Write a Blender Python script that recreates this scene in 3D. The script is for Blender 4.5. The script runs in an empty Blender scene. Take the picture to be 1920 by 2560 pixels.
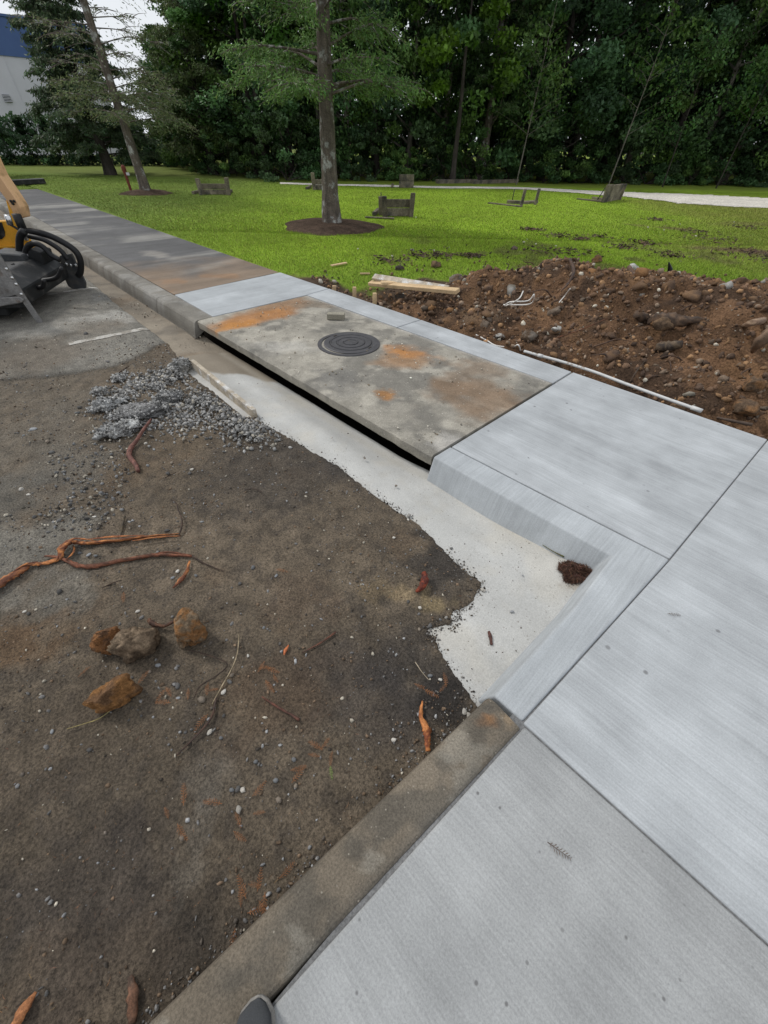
import bpy, bmesh, math, random
import numpy as np
from mathutils import Vector, Matrix
from math import sin, cos, radians, pi

sc = bpy.context.scene
COL = sc.collection
random.seed(7)
RNG = np.random.default_rng(11)

# ------------------------------------------------------------------ camera
FPX, PITCH, ROLL, CAMH = 970.0, radians(44.0), radians(1.5), 1.69   # focal length in px of a 1920 px wide frame
_F = np.array([0, cos(PITCH), -sin(PITCH)]); _X = np.array([1.0, 0, 0]); _U = np.cross(_X, _F)
CX = cos(ROLL) * _X + sin(ROLL) * _U
CU = -sin(ROLL) * _X + cos(ROLL) * _U
cd = bpy.data.cameras.new('camera'); cam = bpy.data.objects.new('camera', cd); COL.objects.link(cam)
cd.sensor_fit = 'HORIZONTAL'; cd.sensor_width = 36.0; cd.lens = FPX / 1920 * 36.0
cd.clip_start = 0.05; cd.clip_end = 2000
M = Matrix.Identity(4)
for i in range(3):
    M[i][0] = CX[i]; M[i][1] = CU[i]; M[i][2] = -_F[i]
M[2][3] = CAMH
cam.matrix_world = M
sc.camera = cam

# ------------------------------------------------------------------ world, sun, exposure
SUN_EL, SUN_AZ = radians(46), radians(-62)       # azimuth measured from +Y towards +X
w = bpy.data.worlds.new('World'); sc.world = w; w.use_nodes = True
nt = w.node_tree; N = nt.nodes; L = nt.links
bg = N['Background']; bg.inputs['Strength'].default_value = 0.092
sky = N.new('ShaderNodeTexSky'); sky.sky_type = 'NISHITA'; sky.sun_disc = False
sky.sun_elevation = SUN_EL; sky.sun_rotation = SUN_AZ; sky.dust_density = 2.0; sky.air_density = 1.2
tc = N.new('ShaderNodeTexCoord'); mp = N.new('ShaderNodeMapping'); mp.inputs['Scale'].default_value = (1.0, 1.0, 2.6)
cn = N.new('ShaderNodeTexNoise'); cn.inputs['Scale'].default_value = 3.2; cn.inputs['Detail'].default_value = 7; cn.inputs['Roughness'].default_value = 0.6
cr = N.new('ShaderNodeValToRGB'); cr.color_ramp.elements[0].position = 0.30; cr.color_ramp.elements[1].position = 0.52
cr.color_ramp.elements[0].color = (0.6, 0.6, 0.6, 1)
mx = N.new('ShaderNodeMixRGB'); mx.inputs[2].default_value = (7.2, 7.5, 7.9, 1)
L.new(tc.outputs['Generated'], mp.inputs['Vector']); L.new(mp.outputs[0], cn.inputs['Vector']); L.new(cn.outputs['Fac'], cr.inputs[0])
L.new(cr.outputs[0], mx.inputs[0]); L.new(sky.outputs[0], mx.inputs[1]); L.new(mx.outputs[0], bg.inputs['Color'])

sd = bpy.data.lights.new('sun', 'SUN'); sd.energy = 1.5; sd.angle = radians(10); sd.color = (1.0, 0.965, 0.91)
sun = bpy.data.objects.new('sun', sd); COL.objects.link(sun)
sdir = Vector((sin(SUN_AZ) * cos(SUN_EL), cos(SUN_AZ) * cos(SUN_EL), sin(SUN_EL)))
sun.rotation_euler = (-sdir).to_track_quat('-Z', 'Y').to_euler(); sun.location = (0, 0, 30)

sc.view_settings.view_transform = 'Standard'; sc.view_settings.look = 'None'
sc.view_settings.exposure = 0.34; sc.view_settings.gamma = 1.0; sc.view_settings.use_curve_mapping = False
sc.cycles.max_bounces = 6; sc.cycles.transparent_max_bounces = 4
sc.cycles.use_denoising = True

# ------------------------------------------------------------------ helpers
S = 0.70710678
def ray(px, py):
    return (px - 960) / FPX * CX - (py - 1280) / FPX * CU + _F
def gp(px, py, z=0.0):                       # a ground point, measured from the photograph
    d = ray(px, py); t = (CAMH - z) / -d[2]
    return np.array([d[0] * t, d[1] * t, z])
def dp(px, py, y):                           # a point in the upright plane at distance y
    d = ray(px, py); t = y / d[1]
    return np.array([d[0] * t, y, CAMH + d[2] * t])
def pl(px, py, o, n):                        # a point in a plane
    d = ray(px, py); c = np.array([0, 0, CAMH]); t = ((np.array(o) - c) @ n) / (d @ n)
    return c + d * t
def W(u, v, z=0.0):                          # road frame: u along the kerb, v across it
    return np.array([(v - u) * S, (u + v) * S, z])
def UV(p):
    return (p[1] - p[0]) * S, (p[0] + p[1]) * S

def hsh(ix, iy, s):
    n = (ix.astype(np.int64) * 374761393 + iy.astype(np.int64) * 668265263 + s * 1442695041) & 0xffffffff
    n = ((n ^ (n >> 13)) * 1274126177) & 0xffffffff
    return ((n ^ (n >> 16)) & 0xffff) / 65535.0
def vn(x, y, s=0):
    x = np.asarray(x, float); y = np.asarray(y, float)
    ix = np.floor(x); iy = np.floor(y); fx = x - ix; fy = y - iy
    fx = fx * fx * (3 - 2 * fx); fy = fy * fy * (3 - 2 * fy)
    a = hsh(ix, iy, s); b = hsh(ix + 1, iy, s); c = hsh(ix, iy + 1, s); d = hsh(ix + 1, iy + 1, s)
    return (a + (b - a) * fx) * (1 - fy) + (c + (d - c) * fx) * fy
def fbm(x, y, sc_=1.0, o=4, s=0):            # about 0..1
    t = 0; a = 1; tot = 0; x = np.asarray(x) / sc_; y = np.asarray(y) / sc_
    for k in range(o):
        t = t + a * vn(x, y, s + 17 * k); tot += a; a *= 0.5; x = x * 2.03 + 5.2; y = y * 2.03 + 1.7
    return t / tot
def sm(a, b, x):
    t = np.clip((np.asarray(x, float) - a) / (b - a), 0, 1); return t * t * (3 - 2 * t)

def setcol(me, col):
    at = me.color_attributes.new('Col', 'FLOAT_COLOR', 'POINT')
    c = np.ones((len(me.vertices), 4), np.float32); c[:, :3] = col
    at.data.foreach_set('color', c.ravel())
def link(o, parent=None):
    COL.objects.link(o)
    if parent is not None: o.parent = parent
    return o
def tag(o, label=None, cat=None, group=None, kind=None):
    if label: o['label'] = label
    if cat: o['category'] = cat
    if group: o['group'] = group
    if kind: o['kind'] = kind
    return o
def mesh(name, v, f, mat=None, col=None, smooth=False):
    me = bpy.data.meshes.new(name)
    v = np.asarray(v, np.float32)
    if isinstance(f, np.ndarray):
        n, k = f.shape
        me.vertices.add(len(v)); me.vertices.foreach_set('co', v.ravel())
        me.loops.add(n * k); me.loops.foreach_set('vertex_index', f.astype(np.int32).ravel())
        me.polygons.add(n); me.polygons.foreach_set('loop_start', np.arange(0, n * k, k, dtype=np.int32))
        me.polygons.foreach_set('loop_total', np.full(n, k, np.int32))
        me.update(calc_edges=True)
    else:
        me.from_pydata([tuple(map(float, p)) for p in v], [], f); me.update()
    if col is not None: setcol(me, col)
    if smooth: me.polygons.foreach_set('use_smooth', np.ones(len(me.polygons), bool))
    if mat: me.materials.append(mat)
    return me
def obj(name, v, f, mat=None, parent=None, col=None, smooth=False):
    return link(bpy.data.objects.new(name, mesh(name, v, f, mat, col, smooth)), parent)
def inst(name, me, loc, rot=(0, 0, 0), scale=(1, 1, 1), parent=None):
    o = bpy.data.objects.new(name, me); o.location = [float(a) for a in loc]; o.rotation_euler = rot
    o.scale = scale if hasattr(scale, '__len__') else (scale,) * 3
    return link(o, parent)
def empty(name, loc=(0, 0, 0), rz=0.0):
    o = bpy.data.objects.new(name, None); o.location = [float(a) for a in loc]; o.rotation_euler = (0, 0, rz); o.empty_display_size = 0.1
    return link(o)
def gridf(nu, nv):
    i = np.arange(nu * nv).reshape(nu, nv)
    return np.stack([i[:-1, :-1], i[1:, :-1], i[1:, 1:], i[:-1, 1:]], -1).reshape(-1, 4)
def merge(parts):
    V = []; F = []; n = 0
    for v, f in parts:
        V += [tuple(p) for p in v]; F += [[i + n for i in q] for q in f]; n = len(V)
    return V, F
def boxvf(c0, c1):
    x0, y0, z0 = c0; x1, y1, z1 = c1
    v = [(x0, y0, z0), (x1, y0, z0), (x1, y1, z0), (x0, y1, z0), (x0, y0, z1), (x1, y0, z1), (x1, y1, z1), (x0, y1, z1)]
    return v, [[0, 3, 2, 1], [4, 5, 6, 7], [0, 1, 5, 4], [1, 2, 6, 5], [2, 3, 7, 6], [3, 0, 4, 7]]
def bev(o, w=0.006, seg=1):
    bm = bmesh.new(); bm.from_mesh(o.data)
    bmesh.ops.recalc_face_normals(bm, faces=bm.faces[:])
    es = [e for e in bm.edges if len(e.link_faces) == 2 and e.calc_face_angle(0) > 0.5]
    bmesh.ops.bevel(bm, geom=es, offset=w, segments=seg, affect='EDGES', profile=0.6, clamp_overlap=True)
    bm.to_mesh(o.data); bm.free(); return o
def prism(name, poly, n, th, mat, parent=None, bw=0.0):
    """poly: list of 3-D points, extruded by th along n"""
    n = np.array(n, float); n /= np.linalg.norm(n)
    k = len(poly); v = [np.array(p) for p in poly] + [np.array(p) + n * th for p in poly]
    f = [list(range(k))[::-1], list(range(k, 2 * k))] + [[i, (i + 1) % k, k + (i + 1) % k, k + i] for i in range(k)]
    o = obj(name, v, f, mat, parent)
    bev(o, bw if bw else 0.0005)
    return o
def tubevf(pts, rad, sides=8, cap=True, wob=0.0, flat=1.0, seed=0):
    pts = np.array(pts, float); k = len(pts); rad = np.broadcast_to(np.asarray(rad, float), (k,))
    rg = np.random.default_rng(seed); V = []; F = []
    t = np.gradient(pts, axis=0); t /= np.linalg.norm(t, axis=1)[:, None] + 1e-9
    up = np.array([0, 0, 1.0])
    if abs(t[0] @ up) > 0.9: up = np.array([0, 1.0, 0])
    a = up - (up @ t[0]) * t[0]; a /= np.linalg.norm(a)
    for i in range(k):
        a = a - (a @ t[i]) * t[i]; a /= np.linalg.norm(a) + 1e-9; b = np.cross(t[i], a)
        for j in range(sides):
            th = 2 * pi * j / sides; r = rad[i] * (1 + wob * (rg.random() - 0.5) * 2)
            V.append(pts[i] + r * (cos(th) * a * flat + sin(th) * b))
    for i in range(k - 1):
        for j in range(sides):
            j2 = (j + 1) % sides
            F.append([i * sides + j, i * sides + j2, (i + 1) * sides + j2, (i + 1) * sides + j])
    if cap:
        F.append(list(range(sides))[::-1]); F.append([(k - 1) * sides + j for j in range(sides)])
    return V, F
def spline(pts, n=6):
    pts = [np.array(p, float) for p in pts]; P = [2 * pts[0] - pts[1]] + pts + [2 * pts[-1] - pts[-2]]; out = []
    for i in range(1, len(P) - 2):
        for k in range(n):
            t = k / n
            out.append(0.5 * (2 * P[i] + (P[i + 1] - P[i - 1]) * t + (2 * P[i - 1] - 5 * P[i] + 4 * P[i + 1] - P[i + 2]) * t * t + (3 * P[i] - P[i - 1] - 3 * P[i + 1] + P[i + 2]) * t ** 3))
    out.append(pts[-1]); return np.array(out)

# ------------------------------------------------------------------ materials
def material(name, base=(0.5, 0.5, 0.5), attr=False, rough=0.85, var=0.25, vscale=6.0, fine=0.25, fscale=120.0, bump=0.3, bscale=80.0,
             coord='pos', stretch=None, tint=None, tscale=2.0, tlo=0.5, thi=0.65, metal=0.0, spec=0.3, bdist=0.01, speck=None, sscale=60, sthr=0.72, objrand=0.0, rotz=True, broom=None):
    m = bpy.data.materials.new(name); m.use_nodes = True
    nt = m.node_tree; N = nt.nodes; L = nt.links; b = N['Principled BSDF']
    b.inputs['Roughness'].default_value = rough; b.inputs['Metallic'].default_value = metal; b.inputs['Specular IOR Level'].default_value = spec
    if coord == 'pos':
        g = N.new('ShaderNodeNewGeometry'); vec = g.outputs['Position']
        mpn = N.new('ShaderNodeMapping'); mpn.inputs['Rotation'].default_value = (0, 0, radians(45) if rotz else 0); L.new(vec, mpn.inputs['Vector']); vec = mpn.outputs[0]
    else:
        t = N.new('ShaderNodeTexCoord'); vec = t.outputs['Object']
    def noise(scale, detail=4, v=None, r=0.6):
        n = N.new('ShaderNodeTexNoise'); n.inputs['Scale'].default_value = scale; n.inputs['Detail'].default_value = detail; n.inputs['Roughness'].default_value = r
        L.new(v if v is not None else vec, n.inputs['Vector']); return n.outputs['Fac']
    def mrange(f, a, bb, lo, hi):
        n = N.new('ShaderNodeMapRange'); n.inputs[1].default_value = a; n.inputs[2].default_value = bb; n.inputs[3].default_value = lo; n.inputs[4].default_value = hi
        L.new(f, n.inputs[0]); return n.outputs[0]
    def mixc(fac, a, bcol, mode='MIX'):
        n = N.new('ShaderNodeMixRGB'); n.blend_type = mode
        for s, x in ((0, fac), (1, a), (2, bcol)):
            if isinstance(x, (int, float)): n.inputs[s].default_value = x
            elif isinstance(x, tuple): n.inputs[s].default_value = (*x[:3], 1)
            else: L.new(x, n.inputs[s])
        return n.outputs[0]
    if attr:
        a = N.new('ShaderNodeAttribute'); a.attribute_name = 'Col'; c = a.outputs['Color']
    else:
        r = N.new('ShaderNodeRGB'); r.outputs[0].default_value = (*base, 1); c = r.outputs[0]
    if tint: c = mixc(mrange(noise(tscale, 5), tlo, thi, 0, 1), c, tint)
    c = mixc(1.0, c, mrange(noise(vscale, 5), 0.3, 0.7, 1 - var, 1 + var), 'MULTIPLY')
    if stretch:
        ms = N.new('ShaderNodeMapping'); ms.inputs['Scale'].default_value = stretch[0]; L.new(vec, ms.inputs['Vector'])
        c = mixc(1.0, c, mrange(noise(1.0, 5, ms.outputs[0], 0.65), 0.3, 0.7, 1 - stretch[1], 1 + stretch[1]), 'MULTIPLY')
        if broom:
            mb_ = N.new('ShaderNodeMapping'); mb_.inputs['Scale'].default_value = broom[0]; L.new(vec, mb_.inputs['Vector'])
            c = mixc(1.0, c, mrange(noise(1.0, 3, mb_.outputs[0], 0.7), 0.34, 0.66, 1 - broom[1], 1 + broom[1]), 'MULTIPLY')
    if fine: c = mixc(1.0, c, mrange(noise(fscale, 3, None, 0.85), 0.36, 0.64, 1 - fine, 1 + fine), 'MULTIPLY')
    if speck:
        vo = N.new('ShaderNodeTexVoronoi'); vo.inputs['Scale'].default_value = sscale; L.new(vec, vo.inputs['Vector'])
        sep = N.new('ShaderNodeSeparateColor'); L.new(vo.outputs['Color'], sep.inputs[0])
        f1 = mrange(sep.outputs[0], sthr, sthr + 0.02, 0, 1); f2 = mrange(vo.outputs['Distance'], 0.18, 0.34, 1, 0)
        mm = N.new('ShaderNodeMath'); mm.operation = 'MULTIPLY'; L.new(f1, mm.inputs[0]); L.new(f2, mm.inputs[1])
        c = mixc(mm.outputs[0], c, speck)
    if objrand:
        oi = N.new('ShaderNodeObjectInfo'); c = mixc(1.0, c, mrange(oi.outputs['Random'], 0, 1, 1 - objrand, 1 + objrand), 'MULTIPLY')
    L.new(c, b.inputs['Base Color'])
    if bump:
        bn = N.new('ShaderNodeBump'); bn.inputs['Strength'].default_value = bump; bn.inputs['Distance'].default_value = bdist
        h = noise(bscale, 6, None, 0.7)
        if stretch:
            ad = N.new('ShaderNodeMath'); ad.operation = 'ADD'; L.new(h, ad.inputs[0])
            ms2 = N.new('ShaderNodeMapping'); ms2.inputs['Scale'].default_value = tuple(x * 6 for x in stretch[0]); L.new(vec, ms2.inputs['Vector'])
            L.new(noise(1.0, 3, ms2.outputs[0]), ad.inputs[1]); h = ad.outputs[0]
        L.new(h, bn.inputs['Height']); L.new(bn.outputs[0], b.inputs['Normal'])
    return m

def leafmat(name, trans=0.3, vary=0.25):
    m = bpy.data.materials.new(name); m.use_nodes = True
    nt = m.node_tree; N = nt.nodes; L = nt.links; N.remove(N['Principled BSDF'])
    a = N.new('ShaderNodeAttribute'); a.attribute_name = 'Col'
    oi = N.new('ShaderNodeObjectInfo'); mr = N.new('ShaderNodeMapRange'); mr.inputs[3].default_value = 1 - vary; mr.inputs[4].default_value = 1 + vary
    L.new(oi.outputs['Random'], mr.inputs[0])
    mu = N.new('ShaderNodeMixRGB'); mu.blend_type = 'MULTIPLY'; mu.inputs[0].default_value = 1; L.new(a.outputs['Color'], mu.inputs[1]); L.new(mr.outputs[0], mu.inputs[2])
    p = N.new('ShaderNodeBsdfPrincipled'); p.inputs['Roughness'].default_value = 0.55; p.inputs['Specular IOR Level'].default_value = 0.25; L.new(mu.outputs[0], p.inputs['Base Color'])
    t = N.new('ShaderNodeBsdfTranslucent'); L.new(mu.outputs[0], t.inputs['Color'])
    x = N.new('ShaderNodeMixShader'); x.inputs[0].default_value = trans; L.new(p.outputs[0], x.inputs[1]); L.new(t.outputs[0], x.inputs[2])
    L.new(x.outputs[0], N['Material Output'].inputs['Surface'])
    return m

MAT = {}
MAT['new_u'] = material('broomed_concrete_long', (0.375, 0.392, 0.405), rough=0.8, var=0.17, vscale=3.0, fine=0.10, fscale=150, bump=0.35, bscale=150, speck=(0.20, 0.205, 0.21), sscale=26, sthr=0.975, stretch=((0.6, 7, 1), 0.13), broom=((2.5, 110, 1), 0.09), bdist=0.004)
MAT['new_v'] = material('broomed_concrete_cross', (0.370, 0.390, 0.405), rough=0.8, var=0.13, vscale=3.2, fine=0.10, fscale=150, bump=0.35, bscale=150, stretch=((7, 0.9, 1), 0.10), broom=((110, 2.5, 1), 0.08), bdist=0.004)
MAT['walk'] = material('grey_concrete', (0.312, 0.318, 0.318), rough=0.82, var=0.16, vscale=3.0, fine=0.14, fscale=150, bump=0.35, bscale=160, stretch=((0.9, 6, 1), 0.09), broom=((3, 120, 1), 0.08), bdist=0.004, speck=(0.16, 0.16, 0.16), sscale=55, sthr=0.965)
MAT['gutter'] = material('fresh_gutter_concrete', attr=True, rough=0.85, var=0.08, vscale=5, fine=0.14, fscale=150, bump=0.5, bscale=130, bdist=0.006, speck=(0.20, 0.18, 0.15), sscale=85, sthr=0.95)
MAT['joint'] = material('joint_filler', (0.16, 0.16, 0.16), fine=0.3)
MAT['old'] = material('weathered_concrete', attr=True, rough=0.9, var=0.18, vscale=5, fine=0.30, fscale=150, bump=0.7, bscale=120, bdist=0.008, speck=(0.30, 0.27, 0.22), sscale=105, sthr=0.965)
MAT['lid'] = material('stained_lid_concrete', attr=True, rough=0.9, var=0.2, vscale=7, fine=0.25, fscale=120, bump=0.7, bscale=100, bdist=0.008, speck=(0.48, 0.45, 0.39), sscale=60, sthr=0.955)
MAT['lot'] = material('dirt_lot', attr=True, rough=0.95, var=0.26, vscale=9, fine=0.5, fscale=95, bump=1.0, bscale=70, bdist=0.02)
MAT['asph'] = material('old_asphalt_walk', attr=True, rough=0.9, var=0.12, vscale=3, fine=0.2, fscale=150, bump=0.4, bscale=100, stretch=((5, 0.7, 1), 0.16), bdist=0.005)
MAT['lawn'] = material('lawn_soil', attr=True, rough=1.0, var=0.14, vscale=1.2, fine=0.16, fscale=38, bump=0.5, bscale=30, bdist=0.03, spec=0.1, rotz=False)
MAT['soil'] = material('excavated_soil', attr=True, rough=1.0, var=0.35, vscale=4, fine=0.5, fscale=60, bump=1.0, bscale=45, bdist=0.03, spec=0.15, speck=(0.36, 0.33, 0.28), sscale=34, sthr=0.955)
MAT['path'] = material('white_gravel_path', (0.66, 0.62, 0.55), rough=0.95, var=0.14, vscale=1.2, fine=0.3, fscale=18, bump=1.0, bscale=22, bdist=0.05, spec=0.1)
MAT['deep'] = material('subsoil', (0.035, 0.028, 0.022), rough=1.0, bump=0.6, bscale=20)
MAT['iron'] = material('cast_iron', (0.075, 0.073, 0.078), rough=0.55, var=0.15, vscale=14, fine=0.25, fscale=260, bump=0.25, bscale=240, bdist=0.003, metal=0.35, spec=0.5)
MAT['mulch'] = material('needle_mulch', attr=True, rough=1.0, var=0.35, vscale=9, fine=0.5, fscale=70, bump=1.0, bscale=60, bdist=0.03, spec=0.1)
MAT['rock'] = material('field_stone', attr=True, rough=0.92, var=0.25, vscale=14, fine=0.3, fscale=90, bump=0.6, bscale=60, coord='obj', objrand=0.25, bdist=0.008, spec=0.2)
MAT['clod'] = material('clay_clod', attr=True, rough=0.95, var=0.3, vscale=3, fine=0.35, fscale=9, bump=1.0, bscale=6, coord='obj', bdist=0.012, spec=0.15)
MAT['wood'] = material('raw_lumber', (0.50, 0.36, 0.21), rough=0.8, var=0.2, vscale=5, fine=0.2, fscale=90, bump=0.4, bscale=60, coord='obj', stretch=((1.5, 40, 40), 0.22), objrand=0.2, bdist=0.004)
MAT['form'] = material('form_lumber', (0.40, 0.345, 0.27), rough=0.85, var=0.3, vscale=10, fine=0.25, fscale=90, bump=0.5, bscale=60, tint=(0.55, 0.54, 0.52), tscale=9, tlo=0.5, thi=0.62, bdist=0.004)
MAT['grey_wood'] = material('weathered_timber', (0.165, 0.14, 0.105), rough=0.95, var=0.35, vscale=5, fine=0.3, fscale=40, bump=0.7, bscale=30, coord='obj', stretch=((6, 6, 1.5), 0.3), objrand=0.25, tint=(0.06, 0.056, 0.05), tscale=3, bdist=0.01)
MAT['root'] = material('split_root', attr=True, rough=0.75, var=0.3, vscale=30, fine=0.35, fscale=160, bump=0.7, bscale=90, bdist=0.006)
MAT['bark'] = material('cypress_bark', (0.135, 0.112, 0.092), rough=0.95, var=0.3, vscale=6, fine=0.3, fscale=50, bump=1.0, bscale=18, coord='obj', stretch=((12, 12, 1.4), 0.4), tint=(0.34, 0.34, 0.32), tscale=4.5, tlo=0.54, thi=0.62, bdist=0.03)
MAT['palebark'] = material('pale_bark', (0.16, 0.145, 0.12), rough=0.95, var=0.35, vscale=4, bump=0.8, bscale=20, coord='obj', stretch=((10, 10, 1.2), 0.35), bdist=0.02)
MAT['darkbark'] = material('dark_bark', (0.05, 0.042, 0.036), rough=0.95, var=0.3, vscale=4, bump=0.8, bscale=20, coord='obj', stretch=((10, 10, 1.2), 0.35), bdist=0.02)
MAT['leaf'] = leafmat('broadleaf', 0.3)
MAT['needle'] = leafmat('cypress_needle', 0.35)
MAT['grass'] = leafmat('grass_blade', 0.35, 0.0)
MAT['pvc'] = material('white_pvc', (0.56, 0.56, 0.55), rough=0.45, var=0.06, vscale=12, fine=0.05, bump=0.05, tint=(0.25, 0.2, 0.15), tscale=9, tlo=0.62, thi=0.68)
MAT['wire'] = material('white_cable', (0.72, 0.70, 0.66), rough=0.5, var=0.1, bump=0)
MAT['paint'] = material('worn_line_paint', (0.46, 0.44, 0.40), rough=0.8, var=0.25, vscale=9, fine=0.3, fscale=80, bump=0.2, tint=(0.22, 0.20, 0.17), tscale=9, tlo=0.46, thi=0.56)
MAT['yellow'] = material('machine_yellow', (0.78, 0.40, 0.045), rough=0.45, var=0.12, vscale=5, fine=0.08, bump=0.05, tint=(0.32, 0.2, 0.07), tscale=7, tlo=0.58, thi=0.72, coord='obj')
MAT['tan'] = material('machine_arm_pale', (0.70, 0.44, 0.24), rough=0.5, var=0.1, vscale=4, fine=0.08, bump=0.05, tint=(0.42, 0.26, 0.13), tscale=6, tlo=0.55, thi=0.7, coord='obj')
MAT['black'] = material('black_machine', (0.016, 0.017, 0.018), rough=0.55, var=0.3, vscale=6, fine=0.2, fscale=60, bump=0.1, coord='obj', tint=(0.07, 0.065, 0.06), tscale=6, tlo=0.55, thi=0.75)
MAT['rubber'] = material('hose_rubber', (0.012, 0.012, 0.013), rough=0.5, var=0.2, bump=0.1, coord='obj')
MAT['steel'] = material('worn_steel', (0.20, 0.195, 0.19), rough=0.5, var=0.3, vscale=8, fine=0.2, fscale=60, bump=0.15, metal=0.3, coord='obj', tint=(0.1, 0.07, 0.05), tscale=5, tlo=0.55, thi=0.7)
MAT['greyplate'] = material('grey_plate', (0.055, 0.058, 0.062), rough=0.6, var=0.25, vscale=6, fine=0.15, bump=0.1, coord='obj', tint=(0.12, 0.11, 0.095), tscale=5, tlo=0.5, thi=0.7)
MAT['chrome'] = material('bright_fitting', (0.6, 0.6, 0.6), rough=0.25, metal=0.9, var=0.1, bump=0)
MAT['glass'] = material('cab_glass', (0.02, 0.022, 0.025), rough=0.15, var=0.05, bump=0, spec=0.6)
MAT['white_wall'] = material('white_cladding', (0.60, 0.60, 0.64), rough=0.7, var=0.04, vscale=1, fine=0.03, bump=0.05)
MAT['blue'] = material('blue_cladding', (0.075, 0.13, 0.29), rough=0.6, var=0.06, vscale=1, fine=0.03, bump=0.05)
MAT['dark'] = material('dark_opening', (0.02, 0.025, 0.04), rough=0.4, var=0.1, bump=0)
MAT['rust'] = material('rust_red_paint', (0.17, 0.045, 0.032), rough=0.8, var=0.25, vscale=8, fine=0.2, bump=0.2, coord='obj')
MAT['asphchunk'] = material('broken_asphalt', attr=True, rough=0.92, var=0.3, vscale=12, fine=0.4, fscale=110, bump=1.0, bscale=60, bdist=0.02, spec=0.25)
MAT['shoe'] = material('shoe_fabric', (0.055, 0.058, 0.062), rough=0.9, var=0.1, vscale=20, fine=0.25, fscale=600, bump=0.3, bscale=500, coord='obj', bdist=0.002)
MAT['sole'] = material('shoe_sole', (0.21, 0.20, 0.185), rough=0.7, var=0.1, bump=0.1, coord='obj')

def colmix(base, items):
    """items: (weight array, colour)"""
    c = np.array(base, float)
    for w_, k in items: c = c * (1 - w_[:, None]) + np.array(k)[None, :] * w_[:, None]
    return c
def blob(x, y, px, py, r, s=0, z=0.0, k=0.5, sy=None, ang=0.0):
    p = gp(px, py, z); dx = x - p[0]; dy = y - p[1]
    if ang: dx, dy = dx * cos(ang) + dy * sin(ang), -dx * sin(ang) + dy * cos(ang)
    d = np.hypot(dx / r, dy / (sy or r)); d = d + (fbm(x, y, r * 0.55, 4, s + 3) - 0.5) * 1.5
    return k * sm(1.15, 0.35, d)

# ================================================================== THE SETTING
o = obj('ground', [(-900, -900, -0.9), (900, -900, -0.9), (900, 900, -0.9), (-900, 900, -0.9)], [[0, 1, 2, 3]], MAT['deep']); tag(o, kind='structure')

# ---- dirt and asphalt lot
LOT = [(4.3, 1.27), (3.97, 1.20), (2.86, 1.19), (2.79, 1.24), (2.45, 1.27), (1.79, 1.335), (1.35, 1.31), (1.01, 1.325), (0.70, 1.26), (0.49, 1.25), (0.45, 1.12), (0.47, 1.0), (0.43, 0.93), (0.52, 0.83), (0.43, 0.81),
       (0.30, 0.77), (0.15, 0.735), (0.05, 0.70), (0.45, -6), (0.45, -16), (45, -16), (45, 1.75), (12, 1.62), (8.36, 1.49), (6.46, 1.39), (4.83, 1.355)]
def polydist(x, y, poly):
    x = np.asarray(x); y = np.asarray(y); d = np.full(x.shape, 1e9); ins = np.zeros(x.shape, bool); n = len(poly)
    for i in range(n):
        ax, ay = poly[i]; bx, by = poly[(i + 1) % n]; ex, ey = bx - ax, by - ay
        t = np.clip(((x - ax) * ex + (y - ay) * ey) / (ex * ex + ey * ey), 0, 1)
        d = np.minimum(d, np.hypot(x - ax - t * ex, y - ay - t * ey))
        if ay != by:
            c = ((ay > y) != (by > y)) & (x < (bx - ax) * (y - ay) / (by - ay) + ax); ins ^= c
    return np.where(ins, d, -d)                   # positive inside
asl = sorted([UV(gp(*q)) for q in [(-300, 985), (0, 955), (180, 940), (290, 922), (340, 902), (420, 858)]], key=lambda q: q[1])
ASV = np.array([q[1] for q in asl]); ASU = np.array([q[0] for q in asl])
def asph_mask(u, v):
    return sm(-0.02, 0.02, u - np.interp(v, ASV, ASU) + (fbm(u, v, 0.25, 4, 91) - 0.5) * 0.10)
def lot_z(u, v):
    d = polydist(u, v, LOT) + (fbm(u, v, 0.09, 4, 5) - 0.5) * 0.035 + (fbm(u, v, 0.025, 2, 6) - 0.5) * 0.012
    a = asph_mask(u, v)
    h = 0.006 + (fbm(u, v, 0.9, 4, 1) - 0.35) * 0.035 + (fbm(u, v, 0.07, 3, 2) - 0.5) * 0.020 * sm(0.3, 0.6, fbm(u, v, 0.8, 3, 8)) + (fbm(u, v, 0.22, 3, 12) - 0.5) * 0.022
    h = np.maximum(h, 0.004)
    gx, gy = UV(gp(360, 1010)); rub = np.exp(-(((u - gx) / 0.42) ** 2 + ((v - gy) / 0.5) ** 2))
    h = h * (1 - a) + a * (0.024 + (fbm(u, v, 2, 2, 4) - 0.5) * 0.008) + rub * 0.02 * (1 - a)
    return np.where(v < 0.72, h, h * sm(-0.01, 0.09, d) - 0.16 * sm(0.012, -0.03, d))
us = np.concatenate([np.linspace(0.0, 5.4, 420), np.linspace(5.45, 9.0, 80), np.linspace(9.3, 44, 50)])
vs = np.concatenate([np.linspace(-15, -2.5, 24), np.linspace(-2.4, 1.8, 320)])
UU, VV = np.meshgrid(us, vs, indexing='ij'); u = UU.ravel(); v = VV.ravel()
p = np.stack([(v - u) * S, (u + v) * S, lot_z(u, v)], 1); x, y = p[:, 0], p[:, 1]
n1 = fbm(x, y, 0.7, 5, 30); n2 = fbm(x, y, 0.16, 4, 31)
c = np.tile(np.array([0.142, 0.112, 0.080]), (len(u), 1)) * (0.60 + 0.80 * n1)[:, None]
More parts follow.
